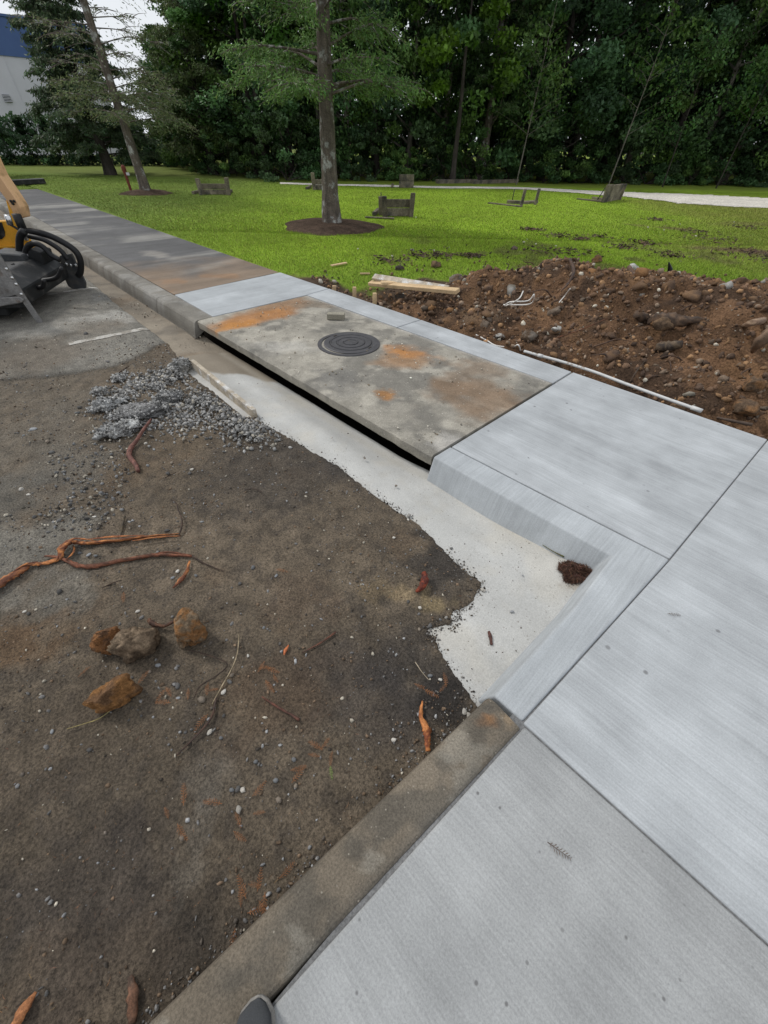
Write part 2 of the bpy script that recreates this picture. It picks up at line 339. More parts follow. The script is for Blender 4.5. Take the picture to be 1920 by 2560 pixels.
c = colmix(c, [(sm(0.50, 0.68, n2) * 0.22, (0.058, 0.048, 0.039)), (sm(0.52, 0.66, fbm(x, y, .045, 4, 35)) * 0.45, (0.060, 0.050, 0.041)), (sm(0.60, 0.75, fbm(x, y, 0.3, 5, 34)) * 0.35, (0.145, 0.100, 0.062))])
c = colmix(c, [(blob(x, y, 880, 1150, 0.50, 1, k=.75, sy=.35), (0.046, 0.041, 0.037)), (blob(x, y, 700, 1170, 0.55, 2, k=.6), (0.055, 0.048, 0.042)),
               (blob(x, y, 1120, 1400, 0.22, 3, k=.85), (0.040, 0.036, 0.033)), (blob(x, y, 1020, 1650, 0.26, 4, k=.7, sy=.35), (0.042, 0.038, 0.035)),
               (blob(x, y, 1120, 1760, 0.14, 5, k=.8), (0.028, 0.025, 0.023)), (blob(x, y, 900, 1720, 0.28, 41, k=.5), (0.050, 0.044, 0.042)),
               (blob(x, y, 1010, 1490, 0.14, 6, k=.85, sy=.07, ang=.3), (0.25, 0.19, 0.115)), (blob(x, y, 1090, 1510, 0.10, 7, k=.9, sy=.06), (0.26, 0.20, 0.115)), (blob(x, y, 930, 1480, .10, 17, k=.6), (0.20, 0.15, 0.09)),
               (blob(x, y, 40, 1400, 0.42, 8, k=.75), (0.20, 0.19, 0.165)), (blob(x, y, 130, 1480, 0.22, 9, k=.6), (0.19, 0.18, 0.155)), (blob(x, y, 20, 1250, 0.30, 10, k=.6), (0.11, 0.11, 0.10)),
               (blob(x, y, 180, 1170, 0.40, 11, k=.55), (0.17, 0.155, 0.13)), (blob(x, y, 90, 1080, 0.55, 12, k=.45), (0.16, 0.145, 0.12)), (blob(x, y, 60, 1000, 0.8, 13, k=.35), (0.15, 0.135, 0.11)),
               (blob(x, y, 50, 1620, 0.20, 14, k=.55), (0.15, 0.085, 0.04)), (blob(x, y, 330, 1180, 0.22, 15, k=.45), (0.15, 0.105, 0.065)), (blob(x, y, 480, 1110, .3, 16, k=.4), (0.13, 0.095, 0.06)),
               (blob(x, y, 500, 2080, 0.05, 18, k=.7, sy=.22), (0.17, 0.145, 0.115)), (blob(x, y, 150, 1850, 0.25, 19, k=.35), (0.085, 0.066, 0.048)), (blob(x, y, 530, 1960, 0.10, 20, k=.45), (0.155, 0.135, 0.11)),
               (blob(x, y, 700, 1760, 0.25, 21, k=.4), (0.085, 0.055, 0.036)), (blob(x, y, 760, 1500, 0.2, 22, k=.3), (0.10, 0.062, 0.04)), (blob(x, y, 150, 2250, 0.3, 23, k=.5), (0.060, 0.050, 0.044)), (blob(x, y, 500, 2450, 0.18, 24, k=.6), (0.045, 0.038, 0.032)), (blob(x, y, 330, 2380, 0.15, 25, k=.4), (0.10, 0.075, 0.055))])
am = asph_mask(u, v)
ca = np.tile(np.array([0.215, 0.202, 0.175]), (len(u), 1)) * (0.65 + 0.7 * fbm(u * 0.5, v, 0.8, 5, 50))[:, None]
ca = colmix(ca, [(sm(0.5, 0.75, fbm(x, y, 0.9, 5, 51)) * .7, (0.19, 0.15, 0.11)), (blob(x, y, 300, 795, .55, 52, k=.75, sy=.3, ang=.5), (0.40, 0.385, 0.35)), (blob(x, y, 120, 830, .6, 53, k=.7, sy=.3, ang=.5), (0.36, 0.34, 0.30)),
                 (blob(x, y, 300, 740, .4, 54, k=.5), (0.15, 0.15, 0.145)), (blob(x, y, 120, 900, .7, 55, k=.5), (0.165, 0.13, 0.095)), (blob(x, y, 420, 900, .35, 56, k=.6), (0.18, 0.145, 0.105)), (sm(0.12, 0.0, np.abs(u - np.interp(v, ASV, ASU))) * .5, (0.05, 0.044, 0.038))])
c = c * (1 - am[:, None]) + ca * am[:, None]
o = obj('road', p, gridf(len(us), len(vs)), MAT['lot'], col=c, smooth=True); tag(o, kind='structure')

def road_z(px, py):
    q = gp(px, py); a, b = UV(q); return float(lot_z(np.array([a]), np.array([b]))[0])
def onlot(px, py, dz=0.0):
    q = gp(px, py, 0.01); z = max(road_z(px, py), 0.0) + dz; return gp(px, py, z)

# worn parking lines
def strip(name, a, b, wd, z, mat, seed=0):
    a = np.array(a); b = np.array(b); d = b - a; n = np.array([-d[1], d[0], 0]); n /= np.linalg.norm(n); k = 24; V = []
    rg = np.random.default_rng(seed)
    for i in range(k + 1):
        q = a + d * i / k; e = wd / 2 * (1 + rg.normal(0, .10)); e2 = wd / 2 * (1 + rg.normal(0, .10))
        for pq in (q + n * e, q - n * e2):
            a_, b_ = UV(pq); V.append([pq[0], pq[1], float(lot_z(np.array([a_]), np.array([b_]))[0]) + z])
    return obj(name, V, np.array([[2 * i, 2 * i + 1, 2 * i + 3, 2 * i + 2] for i in range(k)]), mat)
for i, (a, b) in enumerate([((175, 866), (379, 824)), ((120, 742), (256, 721))]):
    tag(strip('parking_line', gp(*a), gp(*b), 0.09, 0.004, MAT['paint'], i), kind='structure')

# ---- gutter pans
def sheet(name, poly_uv_fn, us, vs, zfn, cfn, mat):
    UU, VV = np.meshgrid(us, vs, indexing='ij'); u = UU.ravel(); v = VV.ravel(); uu, vv = poly_uv_fn(u, v)
    z = zfn(uu, vv); P_ = np.stack([(vv - uu) * S, (uu + vv) * S, z], 1)
    return tag(obj(name, P_, gridf(len(us), len(vs)), mat, col=cfn(uu, vv, P_), smooth=True), kind='structure')
def gut_c(u, v, P_):
    x, y = P_[:, 0], P_[:, 1]
    c = np.tile(np.array([0.450, 0.447, 0.428]), (len(u), 1)) * (0.80 + 0.40 * fbm(u * .35, v * 2, .4, 4, 60))[:, None]
    return colmix(c, [(sm(.5, .75, fbm(x, y, .3, 5, 61)) * .45, (0.50, 0.47, 0.41)), (sm(.55, .8, fbm(x, y, .12, 5, 64)) * .25, (0.42, 0.39, 0.33)), (blob(x, y, 1250, 1300, .3, 62, k=.3), (0.52, 0.47, 0.38)), (blob(x, y, 1450, 1455, .10, 63, k=.6, sy=.08), (0.20, 0.15, 0.10)),
                      (sm(3.88, 3.98, u + (v - 1.3) * 1.1 + (fbm(u, v, .2, 4, 65) - .5) * .25) * .95, (0.215, 0.180, 0.135)), (sm(0.06, 0.0, np.abs(v - 1.72)) * .35 * (u > .1), (0.40, 0.37, 0.31))])
sheet('gutter', lambda u, v: (u, v), np.linspace(-0.02, 4.35, 240), np.linspace(1.12, 1.80, 40),
      lambda u, v: -0.004 - 0.028 * sm(1.25, 1.72, v) * sm(0.1, 0.9, u) - .035 * sm(1.5, 1.74, v) * sm(1.25, 1.7, u) + (fbm(u, v, .3, 3, 66) - .5) * .006, gut_c, MAT['gutter'])
sheet('gutter', lambda u, v: (u, v), np.linspace(-0.02, 0.62, 60), np.linspace(0.66, 1.12, 44),
      lambda u, v: -0.004 + (fbm(u, v, .3, 3, 66) - .5) * .006, gut_c, MAT['gutter'])
def kv(u): return 1.73 + 0.0125 * np.maximum(u - 5, 0)
def old_c(base, seed):
    def f(u, v, P_):
        x, y = P_[:, 0], P_[:, 1]
        c = np.tile(np.array(base), (len(u), 1)) * (0.7 + 0.6 * fbm(u * .4, v, .5, 5, seed))[:, None]
        return colmix(c, [(sm(.5, .7, fbm(x, y, .5, 5, seed + 1)) * .6, (0.16, 0.115, 0.075)), (sm(.58, .75, fbm(x, y, .35, 5, seed + 2)) * .5, (0.075, 0.068, 0.058))])
    return f
sheet('gutter', lambda u, v: (u, v + (kv(u) - 1.73)), np.concatenate([np.linspace(4.25, 9, 120), np.linspace(9.3, 40, 60)]), np.linspace(1.26, 1.80, 14),
      lambda u, v: -.007 - 0.028 * sm(1.25, 1.72, v - (kv(u) - 1.73)) - .035 * sm(1.5, 1.74, v) * sm(5.2, 4.6, u) + (fbm(u, v, .3, 3, 66) - .5) * .006, old_c((0.235, 0.20, 0.155), 70), MAT['old'])

# ---- kerbs
def kerb_run(name, path, prof, mat, cfn, seed=0, n=60):
    """path: (u,v) start/end for the gutter-side top edge, prof: list of (offset, z) across"""
    (u0, v0), (u1, v1) = path; V = []; k = len(prof); t = np.linspace(0, 1, n)
    for q in t:
        u = u0 + (u1 - u0) * q; v = v0 + (v1 - v0) * q; d = np.array([u1 - u0, v1 - v0]); d /= np.hypot(*d); nn = np.array([-d[1], d[0]])
        for off, z in prof: V.append(W(u + nn[0] * off, v + nn[1] * off, z))
    V = np.array(V); V[:, 2] += (fbm(V[:, 0], V[:, 1], .06, 3, seed) - .5) * .004
    f = gridf(n, k).tolist() + [list(range(k)), [(n - 1) * k + i for i in range(k)][::-1]]
    uu = (V[:, 1] - V[:, 0]) * S; vv = (V[:, 0] + V[:, 1]) * S
    o = obj(name, V, f, mat, col=cfn(uu, vv, V)); return tag(o, kind='structure')
def rk_c(u, v, P_):
    x, y = P_[:, 0], P_[:, 1]
    c = np.tile(np.array([0.195, 0.182, 0.158]), (len(u), 1)) * (0.72 + 0.56 * fbm(u, v, .4, 5, 80))[:, None]
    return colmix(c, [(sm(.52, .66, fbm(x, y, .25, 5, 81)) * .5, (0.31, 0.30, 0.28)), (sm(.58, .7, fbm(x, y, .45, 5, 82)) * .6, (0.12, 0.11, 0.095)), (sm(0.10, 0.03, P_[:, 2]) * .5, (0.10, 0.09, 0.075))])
prof = [(-0.055, -0.05), (-0.047, -0.02), (-0.040, 0.02), (-0.03, 0.06), (-0.02, 0.09), (-0.012, 0.118), (0.006, 0.136), (0.03, 0.142), (0.07, 0.143), (0.12, 0.143), (0.17, 0.143), (0.215, 0.143), (0.222, 0.10)]
for i, (a, b) in enumerate([(4.86, 6.0), (6.01, 9.0), (9.012, 12.0), (12.012, 15.0), (15.012, 18.0), (18.012, 21.0), (21.012, 26.0)]):
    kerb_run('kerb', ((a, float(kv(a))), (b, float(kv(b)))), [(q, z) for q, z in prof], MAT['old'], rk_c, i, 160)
# new L-shaped kerb, cast in one piece with the corner
top = [(-0.02, 0.737), (-0.075, 1.35), (-0.13, 1.978), (0.5, 1.955), (1.293, 1.932), (1.293, 1.755), (0.7, 1.765), (0.085, 1.785), (0.075, 1.37), (0.107, 0.737)]
bot = [(-0.02, 0.737), (-0.075, 1.35), (-0.13, 1.978), (0.5, 1.955), (1.293, 1.932), (1.293, 1.695), (0.7, 1.69), (0.15, 1.71), (0.14, 1.37), (0.172, 0.737)]
k = len(top)
ko = obj('kerb', [W(*q, .141) for q in top] + [W(*q, -.06) for q in bot], [list(range(k)), list(range(k, 2 * k))[::-1]] + [[i, k + i, k + (i + 1) % k, (i + 1) % k] for i in range(k)], MAT['new_v'])
bev(ko, 0.012, 3); tag(ko, kind='structure')
for pf in ko.data.polygons: pf.use_smooth = pf.area < 0.02
# old stained kerb piece in the foreground
def fk_c(u, v, P_):
    x, y = P_[:, 0], P_[:, 1]
    c = np.tile(np.array([0.165, 0.138, 0.105]), (len(u), 1)) * (0.75 + 0.5 * fbm(u, v, .3, 5, 84))[:, None]
    return colmix(c, [(blob(x, y, 1215, 1800, .05, 85, .14, .8, .03), (0.26, 0.13, 0.055)), (blob(x, y, 1270, 1805, .03, 86, .14, .7), (0.30, 0.22, 0.14)), (sm(.56, .68, fbm(x, y, .12, 5, 87)) * .6, (0.085, 0.078, 0.066)),
                      (sm(.60, .70, fbm(x, y, .1, 5, 88)) * .5 * (v < .6), (0.27, 0.25, 0.21)), (blob(x, y, 1230, 1765, .05, 89, .14, .6, .03), (0.07, 0.066, 0.06)), (sm(0.055, 0.0, np.abs(u - 0.06 + 0.09 * (v + .28))) * .55 * sm(.35, .7, fbm(x, y, .15, 4, 90)), (0.075, 0.072, 0.066))])
prof2 = [(-0.03, -0.08), (-0.012, 0.09), (-0.004, 0.122), (0.012, 0.134), (0.035, 0.138)] + [(0.035 + i * 0.012, 0.1385) for i in range(1, 9)] + [(0.139, 0.134), (0.145, 0.12), (0.147, 0.0)]
kerb_run('kerb', ((0.392, -2.1), (0.112, 0.722)), [(a, b) for a, b in prof2], MAT['old'], fk_c, 3, 180)

# ---- concrete walk: bedding with a panel for each pour
walk = obj('sidewalk', [W(*q, .131) for q in [(-3.2, -3.4), (-3.2, 3.73), (-0.24, 3.73), (1.28, 3.73), (1.28, 1.96), (-0.12, 1.96), (0.02, 0.73), (0.06, -0.28), (0.36, -3.4)]] +
           [W(*q, .131) for q in [(1.285, 3.43), (1.285, 3.73), (4.90, 3.70), (4.95, 3.32)]] + [W(*q, .131) for q in [(4.90, 1.96), (4.90, 3.69), (6.1, 3.67), (6.0, 1.98)]],
           [list(range(9))[::-1], [12, 11, 10, 9], [16, 15, 14, 13]], MAT['joint']); tag(walk, kind='structure')
def panel(poly, mat, z=0.14, b=0.009):
    v = [W(*q, 0.02) for q in poly] + [W(*q, z) for q in poly]; k = len(poly)
    o = obj('panel', v, [list(range(k)), list(range(k, 2 * k))[::-1]] + [[i, k + i, k + (i + 1) % k, (i + 1) % k] for i in range(k)], mat, walk)
    bev(o, b, 3); return o
panel([(-0.036, 0.7255), (0.054, -0.28), (0.302, -3.3), (-3.1, -3.3), (-3.1, 0.7275)], MAT['walk'])
panel([(-0.026, 0.7325), (-0.1345, 1.985), (-0.241, 3.745), (-3.1, 3.745), (-3.1, 0.7325)], MAT['new_u'])
panel([(-0.129, 1.986), (1.2875, 1.940), (1.2875, 3.745), (-0.2355, 3.748)], MAT['new_u'])
panel([(1.302, 3.395), (3.20, 3.345), (3.20, 3.738), (1.302, 3.745)], MAT['new_u'], .1405)
panel([(3.212, 3.345), (4.87, 3.297), (4.93, 3.715), (3.212, 3.738)], MAT['new_u'], .1405)
panel([(4.882, 1.952), (4.884, 3.29), (4.942, 3.712), (6.125, 3.69), (6.0, 1.975)], MAT['new_v'])

# ---- old asphalt walk
def ow_c(u, v, P_):
    x, y = P_[:, 0], P_[:, 1]
    c = np.tile(np.array([0.098, 0.097, 0.098]), (len(u), 1)) * (0.8 + 0.4 * fbm(u, v * .3, .6, 5, 95))[:, None]
    st = sm(.56, .72, fbm(u, v * .10 + (u * .02), .55, 4, 96)) * sm(.3, .6, fbm(u, v, .8, 4, 99))
    return colmix(c, [(st * .75, (0.27, 0.262, 0.24)), (sm(8.3, 6.6, u + (fbm(x, y, .6, 5, 97) - .5) * 2.2) * .85, (0.225, 0.165, 0.115)), (sm(7.6, 6.4, u) * sm(.5, .68, fbm(x, y * 1.0, .35, 5, 98)) * .6, (0.27, 0.16, 0.09)), (blob(x, y, 400, 640, .5, 93, .14, .6, .2, -.6), (0.29, 0.27, 0.24))])
sheet('pavement', lambda u, v: (u - .125 * (3.69 - v) / 1.715 * sm(7.5, 6.14, u), v + (kv(u) - 1.73) * (1 - sm(2.0, 3.68, v) * 1.6)), np.concatenate([np.linspace(6.131, 10, 150), np.linspace(10.1, 21.3, 130)]), np.linspace(1.955, 3.68, 60), lambda u, v: .1405 + (fbm(u, v, .8, 3, 92) - .5) * .006, ow_c, MAT['asph'])

# ---- inlet pit below the lid
pv, pf = boxvf((1.28, 1.79, -0.75), (4.86, 3.33, 0.055))
o = obj('inlet_pit', [W(*q) for q in pv], [pf[i] for i in (0, 2 + 1, 2 + 2, 2 + 3)], MAT['deep']); tag(o, kind='structure')

# ---- lawn and trench beside the walk
def lawn_z(x, y):
    u = (y - x) * S; v = (x + y) * S
    z = 0.105 + (fbm(x, y, 5, 3, 100) - .5) * 0.10 * sm(4, 9, v) + (fbm(x, y, .8, 3, 101) - .5) * .02 - 0.02 * sm(4.0, 3.6, v)
    tr = sm(5.6, 4.6, u) * sm(-6, -5, u) * sm(4.5, 4.0, v + (fbm(x, y, .4, 4, 102) - .5) * .5)
    tr = np.maximum(tr, sm(4.9, 4.0, u) * sm(-6, -5, u) * sm(4.95, 4.4, v + (fbm(x, y, .5, 4, 105) - .5) * .6))
    return z - 0.10 * tr
HB = [gp(*q, .1) for q in [(690, 683), (760, 690), (830, 700), (900, 700), (960, 760), (1000, 770), (1060, 790), (1010, 745), (1120, 735), (1150, 690), (1060, 690), (1090, 668), (1200, 660), (1330, 668), (1500, 655), (1600, 690), (1700, 712), (1800, 718), (1920, 715), (2300, 760)]]
def dirt_mask(x, y):
    u = (y - x) * S; v = (x + y) * S
    n = (fbm(x, y, .5, 5, 103) - .5)
    a = sm(6.3, 5.9, u + n * .5) * sm(.15, -.15, v - 3.74 - np.interp(u, [3, 4, 5, 6.1], [1.4, .95, .45, .05]) + n * .9)       # strip along the walk
    vb = np.interp(u, [-6, 0, .8, 1.8, 2.8, 3.6, 4.2, 4.8], [9.2, 8.4, 8.0, 7.7, 7.4, 6.6, 5.6, 4.2])
    b = sm(.25, -.25, v - vb + n * 1.8) * sm(4.9, 4.5, u)
    return np.maximum(a, b) * (1 - blob(x, y, 950, 762, .30, 118, .1, .95, .2))
PATH = [gp(*q, .11)[:2] for q in [(700, 457.5), (960, 462.5), (1307, 469.5), (1597, 479), (1920, 497), (2300, 520), (2300, 550), (1920, 521), (1712, 509), (1568, 491), (1307, 475), (960, 467), (700, 461)]]
us = np.concatenate([np.linspace(-40, -5, 30), np.linspace(-4.8, 9, 300), np.linspace(9.15, 24, 90), np.linspace(24.5, 110, 60)])
vs = np.concatenate([np.linspace(3.69, 8.4, 110), np.linspace(8.45, 16, 110), np.linspace(16.2, 40, 80), np.linspace(41, 110, 30)])
UU, VV = np.meshgrid(us, vs, indexing='ij'); u = UU.ravel(); v = VV.ravel(); x = (v - u) * S; y = (u + v) * S
def lawn_col(x, y):
    n = fbm(x, y, 2.4, 5, 110); n2 = fbm(x, y, .35, 4, 111)
    c = np.tile(np.array([0.205, 0.305, 0.028]), (len(x), 1)) * (0.68 + 0.64 * n)[:, None]
    d = np.hypot(x - 2, y - 10)
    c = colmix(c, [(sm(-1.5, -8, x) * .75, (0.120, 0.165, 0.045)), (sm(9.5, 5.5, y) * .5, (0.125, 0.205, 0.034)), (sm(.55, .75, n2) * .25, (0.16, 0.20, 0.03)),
                   (sm(8, 12, x + (n - .5) * 6) * sm(24, 19, y) * .65, (0.165, 0.150, 0.045)), (sm(5.0, 8.5, x + (n - .5) * 5) * sm(16, 11, y) * .45, (0.150, 0.150, 0.045)),
                   (blob(x, y, 1830, 625, 1.6, 112, .1, .9, .5, -.5), (0.16, 0.11, 0.07)), (blob(x, y, 1680, 570, 1.0, 113, .1, .7, .3, -.5), (0.15, 0.11, 0.06)), (blob(x, y, 1860, 560, 1.5, 114, .1, .5, .5), (0.15, 0.12, 0.06)),
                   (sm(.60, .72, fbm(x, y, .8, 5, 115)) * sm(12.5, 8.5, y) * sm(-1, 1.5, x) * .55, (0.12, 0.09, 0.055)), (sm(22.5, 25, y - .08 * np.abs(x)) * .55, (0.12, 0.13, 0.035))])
    return c
dm = dirt_mask(x, y)
c = lawn_col(x, y)
ds = colmix(np.tile(np.array([0.062, 0.043, 0.030]), (len(x), 1)) * (0.6 + .8 * fbm(x, y, .4, 5, 116))[:, None], [(sm(.55, .7, fbm(x, y, .3, 5, 117)) * .5, (0.13, 0.085, 0.05))])
c = c * (1 - dm[:, None]) + ds * dm[:, None]
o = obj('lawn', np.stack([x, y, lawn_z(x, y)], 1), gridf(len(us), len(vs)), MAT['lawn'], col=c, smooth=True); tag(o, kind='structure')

us2 = np.linspace(21.0, 100, 120); vs2 = np.linspace(-6, 3.72, 40); UU, VV = np.meshgrid(us2, vs2, indexing='ij'); u = UU.ravel(); v = VV.ravel(); x2 = (v - u) * S; y2 = (u + v) * S
z2 = np.where((u < 21.4) & (v < 3.66), -.1, lawn_z(x2, y2)) - .03 * (v > 3.6)
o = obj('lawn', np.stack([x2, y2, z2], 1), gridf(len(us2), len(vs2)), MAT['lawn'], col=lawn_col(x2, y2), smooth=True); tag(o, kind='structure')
# ---- white gravel path across the lawn
pa = np.array(PATH); ta = pa[:6]; ba = pa[6:12][::-1]; ba = np.vstack([pa[12:13], pa[7:12][::-1]])
tt = np.linspace(0, 1, 220); kk = np.linspace(0, 1, 6)
tq = np.stack([np.interp(tt, kk, ta[:, i]) for i in (0, 1)], 1); bq = np.stack([np.interp(tt, kk, ba[:, i]) for i in (0, 1)], 1)
V = []
for i in range(220):
    e0, e1 = (RNG.random() - .5) * .10, (RNG.random() - .5) * .10
    for j in range(7):
        q = bq[i] + (tq[i] - bq[i]) * ((j / 6) * (1 + e0 + e1) - e0); V.append((*q, float(lawn_z(q[0:1], q[1:2])[0]) + 0.012 + 0.03 * sin(pi * j / 6)))
o = obj('gravel_path', V, gridf(220, 7), MAT['path'], smooth=True); tag(o, kind='structure')

# ================================================================== VEGETATION
def leaves(P_, D, size, aspect, rg, flat=0.6, jit=0.35):
    """quads (rhombi) at points P_, long axis along D"""
    n = len(P_); l = size * (1 + jit * (rg.random(n) - .5) * 2)
    D = D / (np.linalg.norm(D, axis=1)[:, None] + 1e-9)
    R_ = rg.normal(size=(n, 3)); R_[:, 2] = R_[:, 2] * (1 - flat) + flat * 1.5
    s = np.cross(D, R_); s /= np.linalg.norm(s, axis=1)[:, None] + 1e-9
    w_ = (l * aspect / 2)[:, None]; l2 = (l / 2)[:, None]
    nn = np.cross(D, s) * (l * .12)[:, None]
    V = np.stack([P_ - D * l2, P_ + s * w_ + nn, P_ + D * l2, P_ - s * w_ + nn], 1).reshape(-1, 3)
    F = np.arange(4 * n).reshape(n, 4); return V, F
def leafcols(n, base, rg, spread=0.25, tone=None):
    b = np.array(base)[None, :] * (1 + spread * rg.normal(size=(n, 1))).clip(.35, 1.9)
    if tone is not None: b = b * tone[:, None]
    b = b * (1 + .08 * rg.normal(size=(n, 3))); return np.repeat(b.clip(.002, .9), 4, axis=0)
def broad_crown(seed, h0, h1, r, n, size, cols, clumps=46, taper=0.55):
    rg = np.random.default_rng(seed); cs = []
    for i in range(clumps):
        t = rg.random() ** .85; z = h0 + (h1 - h0) * t
        rr = r * (0.55 + .6 * sin(pi * min(t * .9 + .12, 1)) ** .8) * (1 - taper * t ** 2) * (0.35 + .65 * rg.random() ** .5); a = rg.random() * 2 * pi
        cs.append((rr * cos(a), rr * sin(a), z, rg.uniform(.35, .85) * r / 2.6, rg.normal(1, .28), rg.integers(len(cols))))
    cs = np.array(cs); P_ = []; T = []; C = []
    for q in cs:
        k = int(n / clumps * rg.uniform(.6, 1.4)); g = rg.normal(size=(k, 3)); g /= np.linalg.norm(g, axis=1)[:, None]; g *= (rg.random((k, 1)) ** .45); g[:, 2] *= .62
        P_.append(q[:3] + g * q[3] * 1.15); T.append(np.full(k, max(q[4], .35))); C.append(np.tile(np.array(cols[int(q[5])]), (k, 1)))
    P_ = np.vstack(P_); T = np.concatenate(T); C = np.vstack(C); m = len(P_)
    D = rg.normal(size=(m, 3)); D[:, 2] -= .4
    V, F = leaves(P_, D, size, .62, rg)
    c = C * T[:, None] * (1 + .22 * rg.normal(size=(m, 1))).clip(.4, 1.8)
    return V, F, np.repeat(c.clip(.002, .8), 4, axis=0), cs
def trunk_vf(h, r0, seed, lean=(0, 0), flare=1.5, sides=12, wob=.05, n=16, top=.25):
    rg = np.random.default_rng(seed); z = np.linspace(0, 1, n) ** 1.25 * h; pts = []; rad = []
    ph = rg.random(2) * 6
    for q in z:
        t = q / h; pts.append((lean[0] * t + .05 * sin(3 * t * pi + ph[0]) * t * r0 * 6, lean[1] * t + .05 * sin(2.3 * t * pi + ph[1]) * t * r0 * 6, q - .05))
        rad.append(r0 * ((1 - t) * (1 - top) + top) * (1 + (flare - 1) * math.exp(-q / (r0 * 2.2))))
    return tubevf(pts, rad, sides, True, wob, seed=seed)
def limbs(parts, targets, h0, rg, r=0.05, n=5):
    for t in targets:
        b = np.array([0, 0, max(h0, t[2] - .5 - .35 * np.hypot(t[0], t[1]))]); mid = (b + t) / 2 + rg.normal(size=3) * .12; mid[2] -= .05
        parts.append(tubevf(spline([b, mid, t], 3), np.linspace(r, r * .25, 7), 5, False))
GREENS = [(0.076, 0.150, 0.046), (0.060, 0.124, 0.046), (0.104, 0.180, 0.046), (0.050, 0.100, 0.046), (0.082, 0.138, 0.060)]
BM = []
for i, (h0, h1, r, n, size, cols, cl) in enumerate([
        (0.7, 11.5, 2.9, 12500, .185, [GREENS[0], GREENS[1], GREENS[3]], 64), (1.4, 13.0, 3.1, 13000, .19, [GREENS[1], GREENS[3], GREENS[4]], 64),
        (0.5, 10.0, 2.6, 12000, .17, [GREENS[0], GREENS[2], GREENS[1]], 60), (2.2, 12.5, 2.7, 11500, .18, [GREENS[3], GREENS[1], GREENS[0]], 54),
        (0.9, 9.0, 2.4, 11500, .165, [GREENS[2], GREENS[0], (0.065, 0.125, 0.02)], 54)]):
    V, F, c, cs = broad_crown(200 + i, h0, h1, r, n, size, cols, cl)
    rg = np.random.default_rng(300 + i); parts = [trunk_vf(h1 * .93, .17, i, (rg.normal() * .4, rg.normal() * .4))]
    limbs(parts, cs[rg.choice(len(cs), 14, False)][:, :3], h0, rg, .06)
    tv, tf = merge(parts); BM.append((mesh('crown', V, F, MAT['leaf'], c), mesh('trunk', tv, tf, MAT['palebark' if i in (2, 4) else 'darkbark'], smooth=True)))
def tree(name, me, loc, rz, s, label, cat='tree', group=None):
    e = empty(name, loc, rz); e.scale = s if hasattr(s, '__len__') else (s,) * 3
    inst('trunk', me[1], (0, 0, 0), parent=e); inst('crown', me[0], (0, 0, 0), parent=e); return tag(e, label, cat, group)
EDGE = [(-26, 31.5), (-20, 33.5), (-15.2, 33.5), (-9.3, 25.6), (-5.4, 24.6), (2.4, 25.8), (10.8, 27.0), (20.0, 27.6), (30, 28)]
ex = np.array([q[0] for q in EDGE]); ey = np.array([q[1] for q in EDGE])
_tp = [dp(a, b, 1.0) for a, b in [(60, 330), (230, 330), (300, 235), (330, 150), (400, 70), (470, -40), (540, -260), (640, -700)]]
TS = np.array([q[0] for q in _tp]); TZ = np.array([q[2] - CAMH for q in _tp])
def fit_h(x, y, h):                       # the wood runs out in lower trees towards the left
    return min(1.0, (CAMH + float(np.interp(x / y, TS, TZ)) * y) / h)
HT = [11.5, 13.0, 10.0, 12.5, 9.0]
rg = np.random.default_rng(5); GT = 'woodland edge trees'
ORD = 'leftmost second third fourth fifth sixth seventh eighth ninth tenth eleventh twelfth thirteenth fourteenth fifteenth sixteenth seventeenth eighteenth nineteenth twentieth twenty-first twenty-second twenty-third twenty-fourth twenty-fifth twenty-sixth twenty-seventh twenty-eighth twenty-ninth thirtieth'.split()
kx = -13.6; i = 0
while kx < 27:
    k = int(rg.integers(5)); yy = float(np.interp(kx, ex, ey)) + 2.0 + rg.random() * 1.0
    s0 = rg.uniform(.85, 1.15); s0 = (s0, s0, s0 * fit_h(kx, yy, HT[k] * s0 * 1.04)); s0 = (max(s0[2], .5) if s0[2] < .6 else s0[0],) * 2 + (s0[2],)
    tree('broadleaf_tree', BM[k], (kx, yy, .05), rg.random() * 6.28, s0, 'leafy tree in the front row of the wood, ' + ORD[i] + (' of the row' if i == 0 else ' from the left end'), group=GT); i += 1
    kx += rg.uniform(1.35, 2.0)
kx = -15
while kx < 30:
    k = int(rg.integers(4)); yy = float(np.interp(kx, ex, ey)) + 5.4 + rg.random() * 2.4
    s0 = rg.uniform(1.05, 1.4); s0 = (s0, s0, s0 * fit_h(kx, yy, HT[k] * s0 * 1.04)); s0 = (max(s0[2], .5) if s0[2] < .6 else s0[0],) * 2 + (s0[2],)
    tree('broadleaf_tree', BM[k], (kx, yy, .05), rg.random() * 6.28, s0, 'tall dark tree deep inside the wood behind the front row', group='trees deeper in the wood')
    kx += rg.uniform(2.0, 2.9)
# the far mass of the wood, behind the trees that can be told apart
rg = np.random.default_rng(77); n = 26000
xx = rg.uniform(-20, 40, n); zz = rg.random(n) ** 1.15 * 13; yy = np.interp(xx, ex, ey) + 10.5 + rg.random(n) * 5 + (fbm(xx, zz, 2.2, 3, 7) - .5) * 5
keep = (zz < CAMH + np.interp(xx / yy, TS, TZ) * yy - .4) & (zz < 7.0 + 6 * fbm(xx, xx * 0, 2.4, 4, 9))
P_ = np.stack([xx, yy, zz], 1)[keep]
V, F = leaves(P_, rg.normal(size=P_.shape), .52, .7, rg)
o = obj('woodland', V, F, MAT['leaf'], col=leafcols(len(P_), (0.036, 0.070, 0.030), rg, .3)); tag(o, 'deep green mass of the wood far behind the tree line', 'woodland', kind='stuff')

